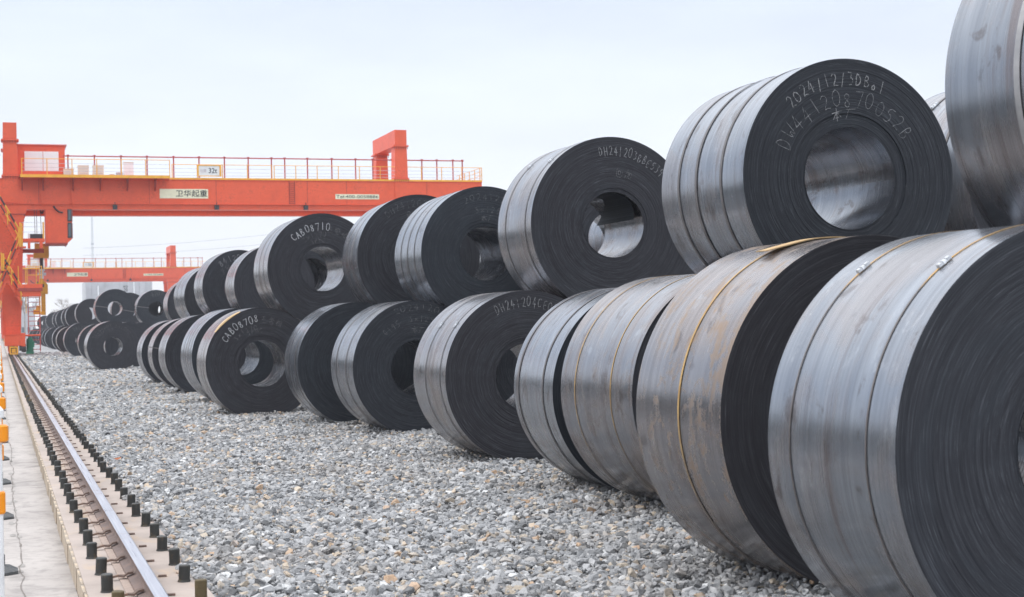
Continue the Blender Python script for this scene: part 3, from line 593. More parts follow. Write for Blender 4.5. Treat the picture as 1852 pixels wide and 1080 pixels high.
# ------------------------------------------------------------------ loose stones
def stones():
    src = bpy.data.collections.new('stone_shapes')
    for k in range(14):
        r_ = random.Random(100+k); bm = bmesh.new()
        el = (r_.uniform(.8, 1.25), r_.uniform(.6, 1.0), r_.uniform(.42, .75))
        for _ in range(13):
            v = Vector((r_.gauss(0, 1), r_.gauss(0, 1), r_.gauss(0, 1))).normalized()*r_.uniform(.82, 1.1)
            bm.verts.new((v.x*el[0]*.5, v.y*el[1]*.5, v.z*el[2]*.5))
        g = bmesh.ops.convex_hull(bm, input=list(bm.verts))
        bmesh.ops.delete(bm, geom=[x for x in set(g['geom_interior']+g['geom_unused']) if isinstance(x, bmesh.types.BMVert)], context='VERTS')
        me = bpy.data.meshes.new('stone'); bm.to_mesh(me); bm.free(); me.materials.append(MT['stone'])
        src.objects.link(bpy.data.objects.new('stone', me))
    R = np.random.default_rng(5); P = []; SC = []
    def zone(y0, y1, x0, x1, dens, sz):
        n = int((y1-y0)*(x1-x0)*dens); x = R.uniform(x0, x1, n); y = R.uniform(y0, y1, n)
        s = np.clip(R.lognormal(math.log(sz), .47, n), sz*.4, sz*2.7)
        z = -.018+s*.18+R.uniform(-.008, .016, n)+.018*np.sin(x*2.1+y*.7)*np.sin(y*1.3+1)+.012*np.sin(x*5.3-y*2.9)
        edge = 1.10+.05*np.sin(y*1.7)+.04*np.sin(y*4.3+1)+.02*np.sin(y*11)
        ok = x > edge; P.append(np.c_[x, y, z][ok]); SC.append(s[ok])
    zone(5.5, 13, 1.02, 6.2, 1750, .036); zone(13, 22, 1.02, 6.4, 1400, .036); zone(22, 36, 1.02, 6.6, 850, .043); zone(36, 60, 1.02, 6.6, 280, .062); zone(60, 110, 1.02, 7.0, 90, .08)
    # small spill over the beam's edge, and larger loose pieces
    n = 1500; x = R.uniform(1.05, 1.16, n); y = R.uniform(6, 45, n); s = R.uniform(.015, .04, n); ok = np.sin(y*1.9)+np.sin(y*5.1) > .2
    P.append(np.c_[x, y, s*.25+.002][ok]); SC.append(s[ok])
    for X, Y, Rr, w_, yw in FEET:      # small stones pushed up where the coils press into the bed
        n = int(520 if Y < 16 else 380 if Y < 34 else 0)
        if not n: continue
        u = R.uniform(-.08, w_+.05, n); sd = R.choice([-1, 1, -1], n); q = np.abs(R.normal(.26, .13, n)); s = R.uniform(.02, .05, n)
        z = R.uniform(-.01, .5, n)*np.clip(q*q/(2*Rr)+.02, 0, .09)+.01
        P.append(np.c_[X+sd*q+u*math.sin(yw), Y+u, z]); SC.append(s)
        n = n//2; x = X+R.normal(0, .33, n); P.append(np.c_[x, Y-R.uniform(.0, .22, n), R.uniform(0, .05, n)*R.uniform(.2, 1, n)+.012*np.sin(x*9)]); SC.append(R.uniform(.02, .055, n))
    P = np.concatenate(P); SC = np.concatenate(SC); n = len(P)
    me = bpy.data.meshes.new('gravel'); me.vertices.add(n); me.vertices.foreach_set('co', P.astype('f').ravel())
    a = me.attributes.new('s', 'FLOAT', 'POINT'); a.data.foreach_set('value', SC.astype('f'))
    a = me.attributes.new('rot', 'FLOAT_VECTOR', 'POINT'); rr = np.c_[R.normal(0, .45, n), R.normal(0, .45, n), R.uniform(0, 6.28, n)]; a.data.foreach_set('vector', rr.astype('f').ravel())
    a = me.attributes.new('pick', 'INT', 'POINT'); a.data.foreach_set('value', R.integers(0, 14, n).astype('i'))
    o = link('gravel', me); tag(o, 'grey crushed stone covering the yard between rail and coils', 'gravel', kind='stuff')
    ng = bpy.data.node_groups.new('scatter', 'GeometryNodeTree')
    ng.interface.new_socket('Geometry', in_out='INPUT', socket_type='NodeSocketGeometry'); ng.interface.new_socket('Geometry', in_out='OUTPUT', socket_type='NodeSocketGeometry')
    N = ng.nodes.new; L = ng.links.new
    gi, go = N('NodeGroupInput'), N('NodeGroupOutput'); mp2 = N('GeometryNodeMeshToPoints'); ip = N('GeometryNodeInstanceOnPoints'); ci = N('GeometryNodeCollectionInfo')
    ci.inputs['Collection'].default_value = src; ci.inputs['Separate Children'].default_value = True; ci.inputs['Reset Children'].default_value = True
    def na(nm, t): x = N('GeometryNodeInputNamedAttribute'); x.data_type = t; x.inputs['Name'].default_value = nm; return x.outputs[0]
    L(gi.outputs[0], mp2.inputs[0]); L(mp2.outputs[0], ip.inputs['Points']); L(ci.outputs[0], ip.inputs['Instance']); ip.inputs['Pick Instance'].default_value = True
    L(na('pick', 'INT'), ip.inputs['Instance Index']); L(na('s', 'FLOAT'), ip.inputs['Scale'])
    e2r = N('FunctionNodeEulerToRotation'); L(na('rot', 'FLOAT_VECTOR'), e2r.inputs[0]); L(e2r.outputs[0], ip.inputs['Rotation'])
    L(ip.outputs[0], go.inputs[0])
    md = o.modifiers.new('scatter', 'NODES'); md.node_group = ng

stones()
# loose tan tongue of the outer wrap on the rusty coil
m = MB(); R0 = .991
R0 = 1.009; pts_ = [((R0+.006)/math.cos(math.radians(max(0, a-13))), a) for a in range(-10, 29, 3)]
vs = []
for r_, a in pts_:
    aa = math.radians(90+a); 
    for yy in (.48, .61): vs.append((r_*math.cos(aa), (1-yy)*1.0-.35, r_*math.sin(aa)))
for r_, a in pts_:
    aa = math.radians(90+a)
    for yy in (.48, .61): vs.append(((r_+.006)*math.cos(aa), (1-yy)*1.0-.35, (r_+.006)*math.sin(aa)))
n2 = len(pts_); fs = []
for i in range(n2-1): fs += [(2*i, 2*i+1, 2*i+3, 2*i+2), (2*n2+2*i+2, 2*n2+2*i+3, 2*n2+2*i+1, 2*n2+2*i), (2*i, 2*i+2, 2*n2+2*i+2, 2*n2+2*i), (2*i+1, 2*n2+2*i+1, 2*n2+2*i+3, 2*i+3)]
fs += [(2*n2-2, 2*n2-1, 4*n2-1, 4*n2-2)]
m.add([(x, y+.0, z) for x, y, z in vs], fs); tg = link('wrap_tongue', m.mesh('wrap_tongue', ['tongue_rust']), b2, (0, .35, 0))
tg['label'] = 'loose tan tongue of the outer wrap'
# peeled tan corner on the CAB08708 coil
m = MB(); R0 = .966; A = [112+3*i for i in range(12)]; vs = []
for i, a in enumerate(A):
    aa = math.radians(a); h = .02+.055*math.sin(PI*i/11)
    vs += [((R0+.004)*math.cos(aa), -.004, (R0+.004)*math.sin(aa)), ((R0-h*.25)*math.cos(aa), -.012, (R0-h*.25)*math.sin(aa)), ((R0+.004)*math.cos(aa), .12+.1*math.sin(PI*i/11), (R0+.005)*math.sin(aa))]
m.add(vs, [(3*i, 3*i+3, 3*i+4, 3*i+1) for i in range(11)]+[(3*i+2, 3*i+5, 3*i+3, 3*i) for i in range(11)]); link('peeled_corner', m.mesh('peeled_corner', ['tongue_rust']), b8)
# inner wrap hanging in the eye of the DH241203 coil
dh = [o for o in bpy.data.objects if o.get('label', '').startswith('upper coil chalked DH241203')][0]
m = MB(); vs = []; n_ = 15
for i in range(n_):
    a = math.radians(10+i*10); x = .352*math.cos(a); z = .352*math.sin(a)
    if i < 4: x = .352*math.cos(a)-.02*(4-i); z = z+.01*(4-i)*0
    dpt = 1.15-.55*min(1, i/6)
    vs += [(x, .06, z), (x, dpt, z)]
m.add(vs, [(2*i, 2*i+1, 2*i+3, 2*i+2) for i in range(n_-1)]+[], 0, True)
vs = [(.352*math.cos(math.radians(160)), .02, .352*math.sin(math.radians(160))), (.352*math.cos(math.radians(160)), 1.0, .352*math.sin(math.radians(160))), (.22, .95, -.06), (.335, .03, -.055), (.10, .5, .12)]
link('inner_wrap', m.mesh('inner_wrap', ['face']), dh)

# ------------------------------------------------------------------ gantry crane
def build_crane():
    Y0 = 98.0
    root = link('gantry_crane', None); root.empty_display_size = .5; root.location = (0, 0, 0)
    def part(name, mb, mats, parent=root): return link(name, mb.mesh(name, mats if isinstance(mats, list) else [mats]), parent)
    ZB, ZT = 8.98, 10.86
    XL, XR = -4.6, 30.9
    for k, y in enumerate((Y0, Y0+5.3)):
        m = MB(); m.box(XL, XR, y, y+.9, ZB+.34, ZT-.02); m.box(XL, XR, y-.06, y+.96, ZT-.02, ZT+.02); m.box(XL, XR, y-.09, y+.99, ZB+.31, ZB+.34); m.box(XL, XR, y+.06, y+.84, ZB, ZB+.31)
        g = part('girder', m, 'crane_red')
        if k == 0:
            for px_ in (70, 270, 391, 523, 556, 627, 772):      # weld seams and splice bars
                x = at(px_, 350, Y0)[0]; mm = MB(); mm.box(x-.012, x+.012, y-.012, y, ZB+.35, ZT-.03); part('splice_seam', mm, 'crane_red_dark', g)
            for px_ in (208, 392, 553):
                x = at(px_, 376, Y0)[0]; mm = MB(); mm.box(x-.13, x+.13, y-.16, y+.1, ZB+.0, ZB+.28); mm.tube((x, y-.03, ZB+.28), (x, y-.03, ZB+.45), .03, n=6); part('floodlight', mm, 'black_paint')
            mm = MB(); x = at(528, 350, Y0)[0]      # vertical rung ladder painted on web
            for j in range(11): mm.box(x-.17, x+.17, y-.05, y-.03, ZB+.40+j*.13, ZB+.425+j*.13)
            mm.box(x-.19, x-.165, y-.05, y, ZB+.36, ZT-.04); mm.box(x+.165, x+.19, y-.05, y, ZB+.36, ZT-.04); part('rung_ladder', mm, 'crane_red_dark')
    for x in (XL, XR-.4):
        m = MB(); m.box(x, x+.4, Y0+.903, Y0+5.297, ZB+.4, ZT-.1); part('end_tie', m, 'crane_red')
    # portal frames standing over the girders
    for xc in (.78, 25.33):
        for y in (Y0-.05, Y0+5.25):
            m = MB(); m.hexa([(xc-.48, y, ZB+.4), (xc+.48, y, ZB+.4), (xc+.48, y+1.0, ZB+.4), (xc-.48, y+1.0, ZB+.4)], [(xc-.40, y, 13.2), (xc+.40, y, 13.2), (xc+.40, y+1.0, 13.2), (xc-.40, y+1.0, 13.2)])
            for z in (11.02, 13.2): m.box(xc-.52, xc+.52, y-.08, y+1.08, z-.03, z+.05)
            c = part('portal_column', m, 'crane_red')
            for z in (11.02, 13.2):
                mm = MB()
                for j in range(7): xx = xc-.45+j*.15; mm.box(xx-.012, xx+.012, y-.06, y-.002, z-.2, z-.035); mm.tube((xx, y-.05, z-.07), (xx, y-.05, z+.09), .02, n=6)
                part('flange_bolts', mm, 'crane_red_dark', c)
        m = MB(); m.box(xc-.40, xc+.40, Y0-.05, Y0+6.25, 13.255, 14.28); part('portal_beam', m, 'crane_red')
    # legs, sill beams, bogies
    for xc in (.80, 25.33):
        for y, yb in ((Y0+.0, Y0+.0), (Y0+5.3, Y0+7.3)):
            m = MB(); m.hexa([(xc-.42, yb, 1.25), (xc+.42, yb, 1.25), (xc+.42, yb+.8, 1.25), (xc-.42, yb+.8, 1.25)], [(xc-.92, y, ZB-.3), (xc+.72, y, ZB-.3), (xc+.72, y+.9, ZB-.3), (xc-.92, y+.9, ZB-.3)])
            m.hexa([(xc-.95, y-.0, ZB-.3), (xc+.78, y-.0, ZB-.3), (xc+.78, y+.9, ZB-.3), (xc-.95, y+.9, ZB-.3)], [(xc-1.0, y, ZB+.32), (xc+1.05, y, ZB+.32), (xc+1.05, y+.9, ZB+.32), (xc-1.0, y+.9, ZB+.32)])
            part('leg', m, 'crane_red')
            m = MB(); m.box(xc-1.0, xc+.82, y-.03, y+.93, ZB-.33, ZB-.27); part('leg_flange', m, 'crane_red_dark')
        m = MB(); m.box(xc-.52, xc+.44, Y0-1.2, Y0+9.6, .66, 1.32); m.box(xc+.44, xc+.66, Y0-1.25, Y0+1.0, .62, 1.42); m.box(xc-.56, xc+.5, Y0-1.24, Y0+9.64, 1.32, 1.36)
        part('sill_beam', m, 'crane_red')
        m = MB(); m.box(xc-.62, xc-.45, Y0+.2, Y0+.6, 1.3, 5.6); m.hexa([(xc-.62, Y0+.2, 5.6), (xc-.45, Y0+.2, 5.6), (xc-.45, Y0+.6, 5.6), (xc-.62, Y0+.6, 5.6)], [(xc-1.25, Y0+.2, 7.0), (xc-1.0, Y0+.2, 7.0), (xc-1.0, Y0+.6, 7.0), (xc-1.25, Y0+.6, 7.0)]); part('cable_duct', m, 'crane_red')
        for y in (Y0-.6, Y0+.9, Y0+7.5, Y0+9.0):
            m = MB(); m.tube((xc-.09, y, .44), (xc+.05, y, .44), .305, n=20); m.tube((xc-.12, y, .44), (xc-.09, y, .44), .34, n=20); part('wheel', m, 'wheel_steel')
            m = MB(); m.box(xc-.30, xc-.17, y-.42, y+.42, .22, .658); m.box(xc+.12, xc+.26, y-.42, y+.42, .22, .658); part('bogie_cheek', m, 'crane_red')
        m = MB(); a, b_ = xc-.25, xc+.22; yy = Y0-1.36
        for x in (a, b_-.07): m.box(x, x+.07, yy-.1, yy, .14, .62)
        m.box(a+.072, b_-.072, yy-.1, yy, .55, .62); m.box(a+.072, b_-.072, yy-.1, yy, .15, .22); m.box(a+.12, b_-.12, yy-.04, yy+.14, .25, .5); part('rail_guard', m, 'safety_yellow')
        m = MB(); m.box(a+.05, b_-.05, yy+.02, yy+.16, .26, .6); part('buffer', m, 'black_paint')
    # drive motor, green, with reducer and rod
    m = MB(); m.tube((1.72, Y0-.9, .22), (1.72, Y0-.9, 1.08), .20, .19, n=16); m.tube((1.72, Y0-.9, 1.08), (1.72, Y0-.9, 1.16), .12, n=12); m.box(1.50, 1.94, Y0-1.12, Y0-.68, .15, .3)
    for j in range(7): m.tube((1.72, Y0-.9, .34+j*.1), (1.72, Y0-.9, .37+j*.1), .23, n=16)
    m.box(1.80, 1.98, Y0-1.05, Y0-.75, .55, .9); part('drive_motor', m, 'motor_green')
    m = MB(); m.tube((1.24, Y0-.9, .52), (1.50, Y0-.9, .52), .26, n=16); m.tube((1.1, Y0-.9, .52), (1.24, Y0-.9, .52), .18, n=12); part('gearbox', m, 'wheel_steel')
    m = MB(); m.tube((1.2, Y0-1.0, 1.27), (2.35, Y0-1.0, 1.27), .05, n=8); part('guard_rod', m, 'crane_red')
    # vertical access ladder and low landing
    lx0, lx1 = 1.66, 2.33; ly = Y0-.9
    m = MB()
    for x in (lx0, lx1): m.box(x-.03, x+.03, ly-.03, ly+.03, .28, 3.95)
    lad = part('ladder', m, 'crane_rail_red'); rg = MB(); rg.box(lx0+.032, lx1-.032, -.025, .025, -.02, .02); rme = rg.mesh('rung', ['crane_rail_red'])
    for j in range(13): link('rung', rme, lad, (0, ly, .42+j*.285))
    m = MB()
    for x in (lx0-.12, lx1+.02): m.tube((x, ly-.1, 2.6), (x, ly-.1, 5.35), .025, n=6)
    m.tube((lx0-.12, ly-.1, 5.3), (lx1+.02, ly-.1, 5.3), .025, n=6); part('ladder_hoop', m, 'safety_yellow')
    m = MB(); m.box(1.05, 2.50, Y0-1.5, Y0+.6, 4.02, 4.35); m.box(.9, 2.4, Y0-1.45, Y0-.1, 3.62, 4.0); part('landing', m, 'crane_red')
    m = MB(); m.box(1.1, 2.5, Y0-1.53, Y0-1.5, 3.93, 4.12); part('landing_kick_board', m, 'crane_red_dark')
    for x in (1.12, 1.62, 2.15, 2.46):
        m = MB(); m.tube((x, Y0-1.45, 4.35), (x, Y0-1.45, 5.45), .025, n=6); part('railing_post', m, 'safety_yellow')
    m = MB(); m.tube((1.62, Y0-1.45, 5.42), (2.46, Y0-1.45, 5.42), .02, n=6); m.tube((1.62, Y0-1.45, 4.9), (2.46, Y0-1.45, 4.9), .02, n=6); part('handrail', m, 'safety_yellow')
    # zig-zag stairs
    P = lambda px_, py_: at(px_, py_, Y0-1.2)
    flights = [((-6, 384), (42, 462)), ((40, 448), (0, 540)), ((3, 486), (41, 549))]
    flights = [((-8, 372), (36, 447)), ((37, 446), (-4, 545)), ((2, 488), (40, 549))]
    for k, (a, b_) in enumerate(flights):
        (xa, za), (xb, zb) = P(*a), P(*b_); m = MB()
        for yo in (Y0-1.45, Y0-.75): m.hexa([(xa, yo, za-.14), (xb, yo, zb-.14), (xb, yo+.05, zb-.14), (xa, yo+.05, za-.14)], [(xa, yo, za+.14), (xb, yo, zb+.14), (xb, yo+.05, zb+.14), (xa, yo+.05, za+.14)])
        fl = part('stair_flight', m, 'crane_red'); nst = 11; tm = MB(); tm.box(-.1, .1, Y0-1.39, Y0-.76, -.015, .015); tme = tm.mesh('tread', ['crane_red_dark'])
        for j in range(nst): t = (j+.5)/nst; link('tread', tme, fl, (xa+(xb-xa)*t, 0, za+(zb-za)*t))
        for yo, hh in ((Y0-1.47, (.52, 1.02)), (Y0-.72, (.52, 1.0))):      # two painted rails, yellow and black lengths
            for h in hh:
                if yo > Y0-1 and h < .6: continue
                nseg = 5
                for j in range(nseg):
                    t0, t1 = j/nseg, (j+1)/nseg; mm = MB(); mm.tube((xa+(xb-xa)*t0, yo, za+(zb-za)*t0+h), (xa+(xb-xa)*t1, yo, za+(zb-za)*t1+h), .036, n=6)
                    part('stair_rail', mm, 'black_paint' if j % 2 else 'safety_yellow', fl)
            for t in (.05, .5, .95):
                mm = MB(); x, z = xa+(xb-xa)*t, za+(zb-za)*t; mm.tube((x, yo, z+.1), (x, yo, z+1.02), .03, n=6); part('rail_post', mm, 'safety_yellow', fl)
    m = MB()
    for px_, py_ in ((37.5, 446), (2, 488)):
        x, z = P(px_, py_); m.box(x-.35, x+.3, Y0-1.5, Y0-.7, z-.1, z)
    part('stair_landing', m, 'crane_red')
    for px_, py0, py1 in ((36, 403, 447), (39, 405, 447), (3, 459, 490), (6, 459, 490)):
        x, z1 = P(px_, py0); _, z0 = P(px_, py1); m = MB(); m.tube((x, Y0-1.52, z0), (x, Y0-1.52, z1), .045, n=6); part('landing_post', m, 'safety_yellow')
    # electrical house with white double doors
    x0, z1 = at(31, 262, Y0+1.2); x1, z0 = at(118, 324, Y0+1.2); x0 = 1.22
    m = MB(); m.box(x0, x1, Y0+1.2, Y0+4.2, z0-.15, z1); h_ = part('electrical_house', m, 'crane_red')
    m = MB(); m.hexa([(x0-.1, Y0+1.05, z1), (x1+.12, Y0+1.05, z1), (x1+.12, Y0+4.3, z1), (x0-.1, Y0+4.3, z1)], [(x0-.1, Y0+1.05, z1+.05), (x1+.12, Y0+1.05, z1+.05), (x1+.12, Y0+4.3, z1+.16), (x0-.1, Y0+4.3, z1+.16)]); part('roof', m, 'tin_roof', h_)
    dx0, dz1 = at(44, 273.5, Y0+1.1); dx1, dz0 = at(106.5, 322, Y0+1.1); mid = at(78, 300, Y0+1.1)[0]
    for a, b_ in ((dx0, mid-.015), (mid+.015, dx1)):
        m = MB(); m.box(a, b_, Y0+1.13, Y0+1.2, dz0, dz1); d = part('door', m, 'cabinet_white', h_); m = MB(); m.box(b_-.1 if a == dx0 else a+.05, b_-.06 if a == dx0 else a+.09, Y0+1.09, Y0+1.128, (dz0+dz1)/2, (dz0+dz1)/2+.2)
    m = MB(); m.box(x0+.03, x0+.25, Y0+1.12, Y0+1.2, z0-.1, z0+.35); m.box(x1-.42, x1-.1, Y0+1.12, Y0+1.2, z0-.1, z0+.2); part('vent', m, 'black_paint', h_)
    # walkway bracketed off the front girder, toe board and cabinets
    wx0, wx1 = at(36, 320, Y0)[0], at(304, 320, Y0)[0]
    m = MB(); m.box(wx0, wx1, Y0-1.1, Y0-.09, ZT-.02, ZT+.05); part('walkway', m, 'crane_red')
    m = MB(); m.box(wx0, wx1, Y0-1.13, Y0-1.1, ZT-.02, ZT+.16); m.box(wx1, XR, Y0-.07, Y0-.04, ZT+.021, ZT+.13); part('toe_board', m, 'safety_yellow')
    br = MB(); br.prism([(-.04, -.02), (.04, -.02), (.04, -.75), (-.04, -.75)], -.14, -.09); br.hexa([(-.035, -1.05, -.1), (.035, -1.05, -.1), (.035, -.14, -.7), (-.035, -.14, -.7)], [(-.035, -1.05, -.03), (.035, -1.05, -.03), (.035, -.14, -.03), (-.035, -.14, -.03)])
    brm = br.mesh('bracket', ['crane_red_dark'])
    for px_ in (40, 78, 132, 181, 230, 280): link('bracket', brm, root, (at(px_, 335, Y0)[0], Y0, ZT))
    for (a, t_, b_, u_), mt in (((115, 305, 134, 320), 'cabinet_cream'), ((141, 299, 161, 319), 'cabinet_cream'), ((168, 299, 188, 319), 'cabinet_cream'), ((199, 315, 207, 321), 'cabinet_cream'), ((211, 312, 222, 321), 'galvanised'), ((224, 293, 242, 322), 'cabinet_white'), ((245, 318, 264, 322), 'galvanised')):
        xa, zt = at(a, t_, Y0+.2); xb, zb = at(b_, u_, Y0+.2); m = MB(); m.box(xa, xb, Y0+.2, Y0+.75, ZT+.022, zt-.03); cb = part('control_cabinet', m, mt)
        m = MB(); m.box(xa-.02, xb+.02, Y0+.17, Y0+.78, zt-.03, zt); part('cabinet_lid', m, 'cabinet_cream' if mt != 'galvanised' else mt, cb)
        if xb-xa > .5 and mt == 'cabinet_cream':
            m = MB()
            for j in range(5): z = ZT+.1+j*(zt-ZT-.2)/5; m.box(xa+.06, xb-.06, Y0+.185, Y0+.198, z, z+.03)
            part('louvre', m, 'galvanised', cb)
    # yellow railing of the walkway and of the front girder
    def railing(xa, xb, y, z0, z1, step, mat, bars, pr=.028, br_=.012, ya=None):
        n = max(1, round((xb-xa)/step)); pm = MB(); pm.tube((0, 0, 0), (0, 0, z1-z0), pr, n=6); pme = pm.mesh('railing_post', [mat])
        for j in range(n+1): link('railing_post', pme, root, (xa+(xb-xa)*j/n, y, z0))
        for j, z in enumerate(bars):
            mm = MB(); mm.tube((xa, y, z), (xb, y, z), br_*(1.7 if j == 0 else 1), n=6, mi=0); part('handrail', mm, mat if j == 0 else 'galvanised')
    zr = 11.95
    railing(wx0+.1, wx1, Y0-1.05, ZT+.05, zr+.05, 1.45, 'safety_yellow', (zr+.03, zr-.25, zr-.5, zr-.72))
    railing(wx1+.25, at(492, 320, Y0)[0], Y0-.02, ZT+.02, zr-.1, 1.45, 'safety_yellow', (zr-.12, zr-.38, zr-.62, zr-.82))
    railing(at(496, 320, Y0)[0], XR, Y0-.02, ZT+.02, zr-.1, 1.45, 'safety_yellow', (zr-.12, zr-.38, zr-.62, zr-.82))
    for j in range(5):
        y = Y0+.3+j*1.2; m = MB(); m.tube((XR-.03, y, ZT), (XR-.03, y, zr-.1), .03, n=6); part('railing_post', m, 'safety_yellow')
    m = MB(); [m.tube((XR-.03, Y0, z), (XR-.03, Y0+6, z), .015, n=6) for z in (zr-.12, zr-.38, zr-.65)]; part('handrail', m, 'safety_yellow')
    # tall red conductor railing behind
    yr = Y0+1.0; zc = at(500, 287, yr)[1]; xs = [at(p_, 300, yr)[0] for p_ in (123, 171, 219, 266, 314, 360, 406, 449, 491, 515, 556, 600, 643, 674, 709, 763, 790, 819, 836)]
    for x in xs:
        m = MB(); m.tube((x, yr, ZT), (x, yr, zc), .045, n=6); m.box(x-.07, x+.07, yr-.07, yr+.07, zc, zc+.08); part('conductor_post', m, 'crane_rail_red')
    m = MB(); m.tube((xs[0]-.3, yr, zc), (xs[-1]+.1, yr, zc), .04, n=6); m.tube((-4.4, yr, zc), (.2, yr, zc), .04, n=6); part('conductor_bar', m, 'crane_rail_red')
    # signs
    def plate(a, t_, b_, u_, mat, y, name='sign_plate'):
        xa, zt = at(a, t_, y); xb, zb = at(b_, u_, y); zt = (zt+at(b_, t_, y)[1])/2; zb = (zb+at(a, u_, y)[1])/2
        m = MB(); m.box(xa, xb, y-.03, y-.004, zb, zt); p_ = part(name, m, mat); return xa, xb, zb, zt, p_
    xa, xb, zb, zt, p_ = plate(288.5, 342, 376.5, 359, 'plate_cream', Y0)
    fit_text('卫华起重', xa+(xb-xa)*.33, xb-.06, zb+.1, zt-.06, Y0-.035, 'ink', p_, .012)
    xa, xb, zb, zt, p_ = plate(606.5, 351.5, 685.5, 360.5, 'plate_cream', Y0)
    fit_text('Tel:400-0058886', xa+.05, xb-.05, zb+.07, zt-.06, Y0-.035, 'ink', p_, .0)
    xa, xb, zb, zt, p_ = plate(359, 300, 397, 318, 'plate_white', Y0-.1)
    fit_text('32t', xa+(xb-xa)*.48, xb-.15, zb+.16, zt-.14, Y0-.135, 'ink', p_, .012)
    fit_text('起重', xa+.1, xa+(xb-xa)*.38, zb+.2, zt-.2, Y0-.135, 'ink_faded', p_)
    m = MB(); m.box(xa-.12, xa, Y0-.17, Y0-.1, zb-.05, zt+.05); m.box(xb, xb+.12, Y0-.17, Y0-.1, zb-.05, zt+.05); m.box(xa, xb, Y0-.16, Y0-.11, zt, zt+.05); m.box(xa, xb, Y0-.16, Y0-.11, zb-.05, zb); part('sign_frame', m, 'safety_yellow', p_)
    # operator's cab hung below the girder
    cx0, cz1 = at(82, 372, Y0); cx1 = at(130.5, 400, Y0)[0]; cz0 = at(120, 439, Y0)[1]; ch = at(121, 432, Y0)[1]
    xs_, xm = cx1-.28, cx1
    m = MB(); m.prism([(cx0, cz0), (cx1-.3, cz0), (cx1, ch+.03), (cx1, cz1), (cx0, cz1)], Y0+.1, Y0+2.3); cab = part('operator_cab', m, 'crane_red')
    m = MB(); m.box(cx0-.05, cx1+.02, Y0+.0, Y0+2.4, cz1, cz1+.12); part('cab_roof', m, 'crane_red', cab)
    m = MB(); m.box(cx0-.02, cx1-.28, Y0+.05, Y0+2.35, cz0-.09, cz0); m.tube((cx1-.4, Y0+.3, cz0-.25), (cx1-.4, Y0+.3, cz0-.09), .025, n=6); part('cab_floor', m, 'crane_red_dark', cab)
    for za, zb_ in ((ch+.06, (ch+cz1)/2-.02), ((ch+cz1)/2+.06, cz1-.18)):
        m = MB(); m.box(cx1-.27, cx1-.02, Y0+.06, Y0+.098, za, zb_); wdw = part('cab_window', m, 'black_paint', cab)
        m = MB(); m.box(cx1-.21, cx1-.08, Y0+.04, Y0+.058, za+.08, zb_-.08); part('pane', m, 'glass', cab)
        m = MB(); m.box(cx1+.001, cx1+.03, Y0+.12, Y0+2.2, za, zb_); part('cab_window', m, 'glass', cab)
    m = MB(); pp = [at(97, 373, Y0), at(101, 379, Y0), at(107, 383.5, Y0), at(114, 384.5, Y0)]
    for (a, za), (b_, zb_) in zip(pp, pp[1:]): m.tube((a, Y0-.02, za), (b_, Y0-.02, zb_), .05, n=8)
    part('cable_loop', m, 'black_paint', cab)
    for px_ in (76.5, 131.5):
        (xa, za), (xb, zb_) = at(px_-2.0, 346, Y0), at(px_+1.5, 372, Y0); m = MB(); m.hexa([(xb-.05, Y0-.18, zb_), (xb+.06, Y0-.18, zb_), (xb+.06, Y0-.1, zb_), (xb-.05, Y0-.1, zb_)], [(xa-.05, Y0-.18, za), (xa+.06, Y0-.18, za), (xa+.06, Y0-.1, za), (xa-.05, Y0-.1, za)]); part('cab_hanger', m, 'crane_red')
    # access platform between leg and cab
    (xa, za), (xb, zb_) = at(39, 432.5, Y0), at(80.5, 438, Y0)
    m = MB(); m.box(xa, xb, Y0-.6, Y0+.7, zb_, za); m.box(xa+.35, xa+.5, Y0-.6, Y0+.1, zb_-.4, zb_); m.box(xb-.3, xb-.12, Y0-.6, Y0+.1, zb_-.4, zb_); pf = part('access_platform', m, 'crane_red')
    m = MB(); m.box(xa, xb-.02, Y0+.72, Y0+1.0, zb_-.62, zb_-.38); part('platform_joist', m, 'crane_red_dark', pf)
    m = MB(); m.box(xa+.5, xb-.1, Y0+.1, Y0+.6, za+.002, za+.32); part('resistor_box', m, 'black_paint', pf)
    m = MB(); m.box(xa+.38, xa+.5, Y0+.1, Y0+.6, za+.002, za+.34); part('resistor_box_end', m, 'cabinet_white', pf)
    m = MB()
    for z in (za+.4, za+.72, za+.98): m.tube((xa, Y0-.55, z), (xb, Y0-.55, z), .012, n=6)
    part('handrail', m, 'galvanised', pf); m = MB(); m.tube((xb-.07, Y0-.55, za), (xb-.07, Y0-.55, za+1.0), .05, n=6); part('railing_post', m, 'safety_yellow', pf)
    m = MB(); p0 = at(70.5, 372, Y0+2.5); 
    pts = [at(a, b_, Y0+2) for a, b_ in ((71, 366), (72, 378), (75, 386), (77, 386), (79, 378), (80, 368))]
    for (a, c), (b_, d) in zip(pts, pts[1:]): m.tube((a, Y0+2, c), (b_, Y0+2, d), .05, n=6)
    part('festoon_cable', m, 'black_paint')
    # trolley between girders with ropes and hook block
    hx = at(74, 500, Y0+3)[0]; YH = Y0+3.0
    m = MB(); m.box(hx-1.3, hx+1.3, Y0+.6, Y0+5.6, ZT+.3, ZT+.55); m.tube((hx-.8, YH, ZT+.95), (hx+.8, YH, ZT+.95), .35, n=16)
    for x in (hx-1.1, hx+1.1):
        for y in (Y0+.7, Y0+5.5): m.tube((x-.07, y, ZT+.17), (x+.07, y, ZT+.17), .16, n=12)
    part('trolley', m, 'crane_red')
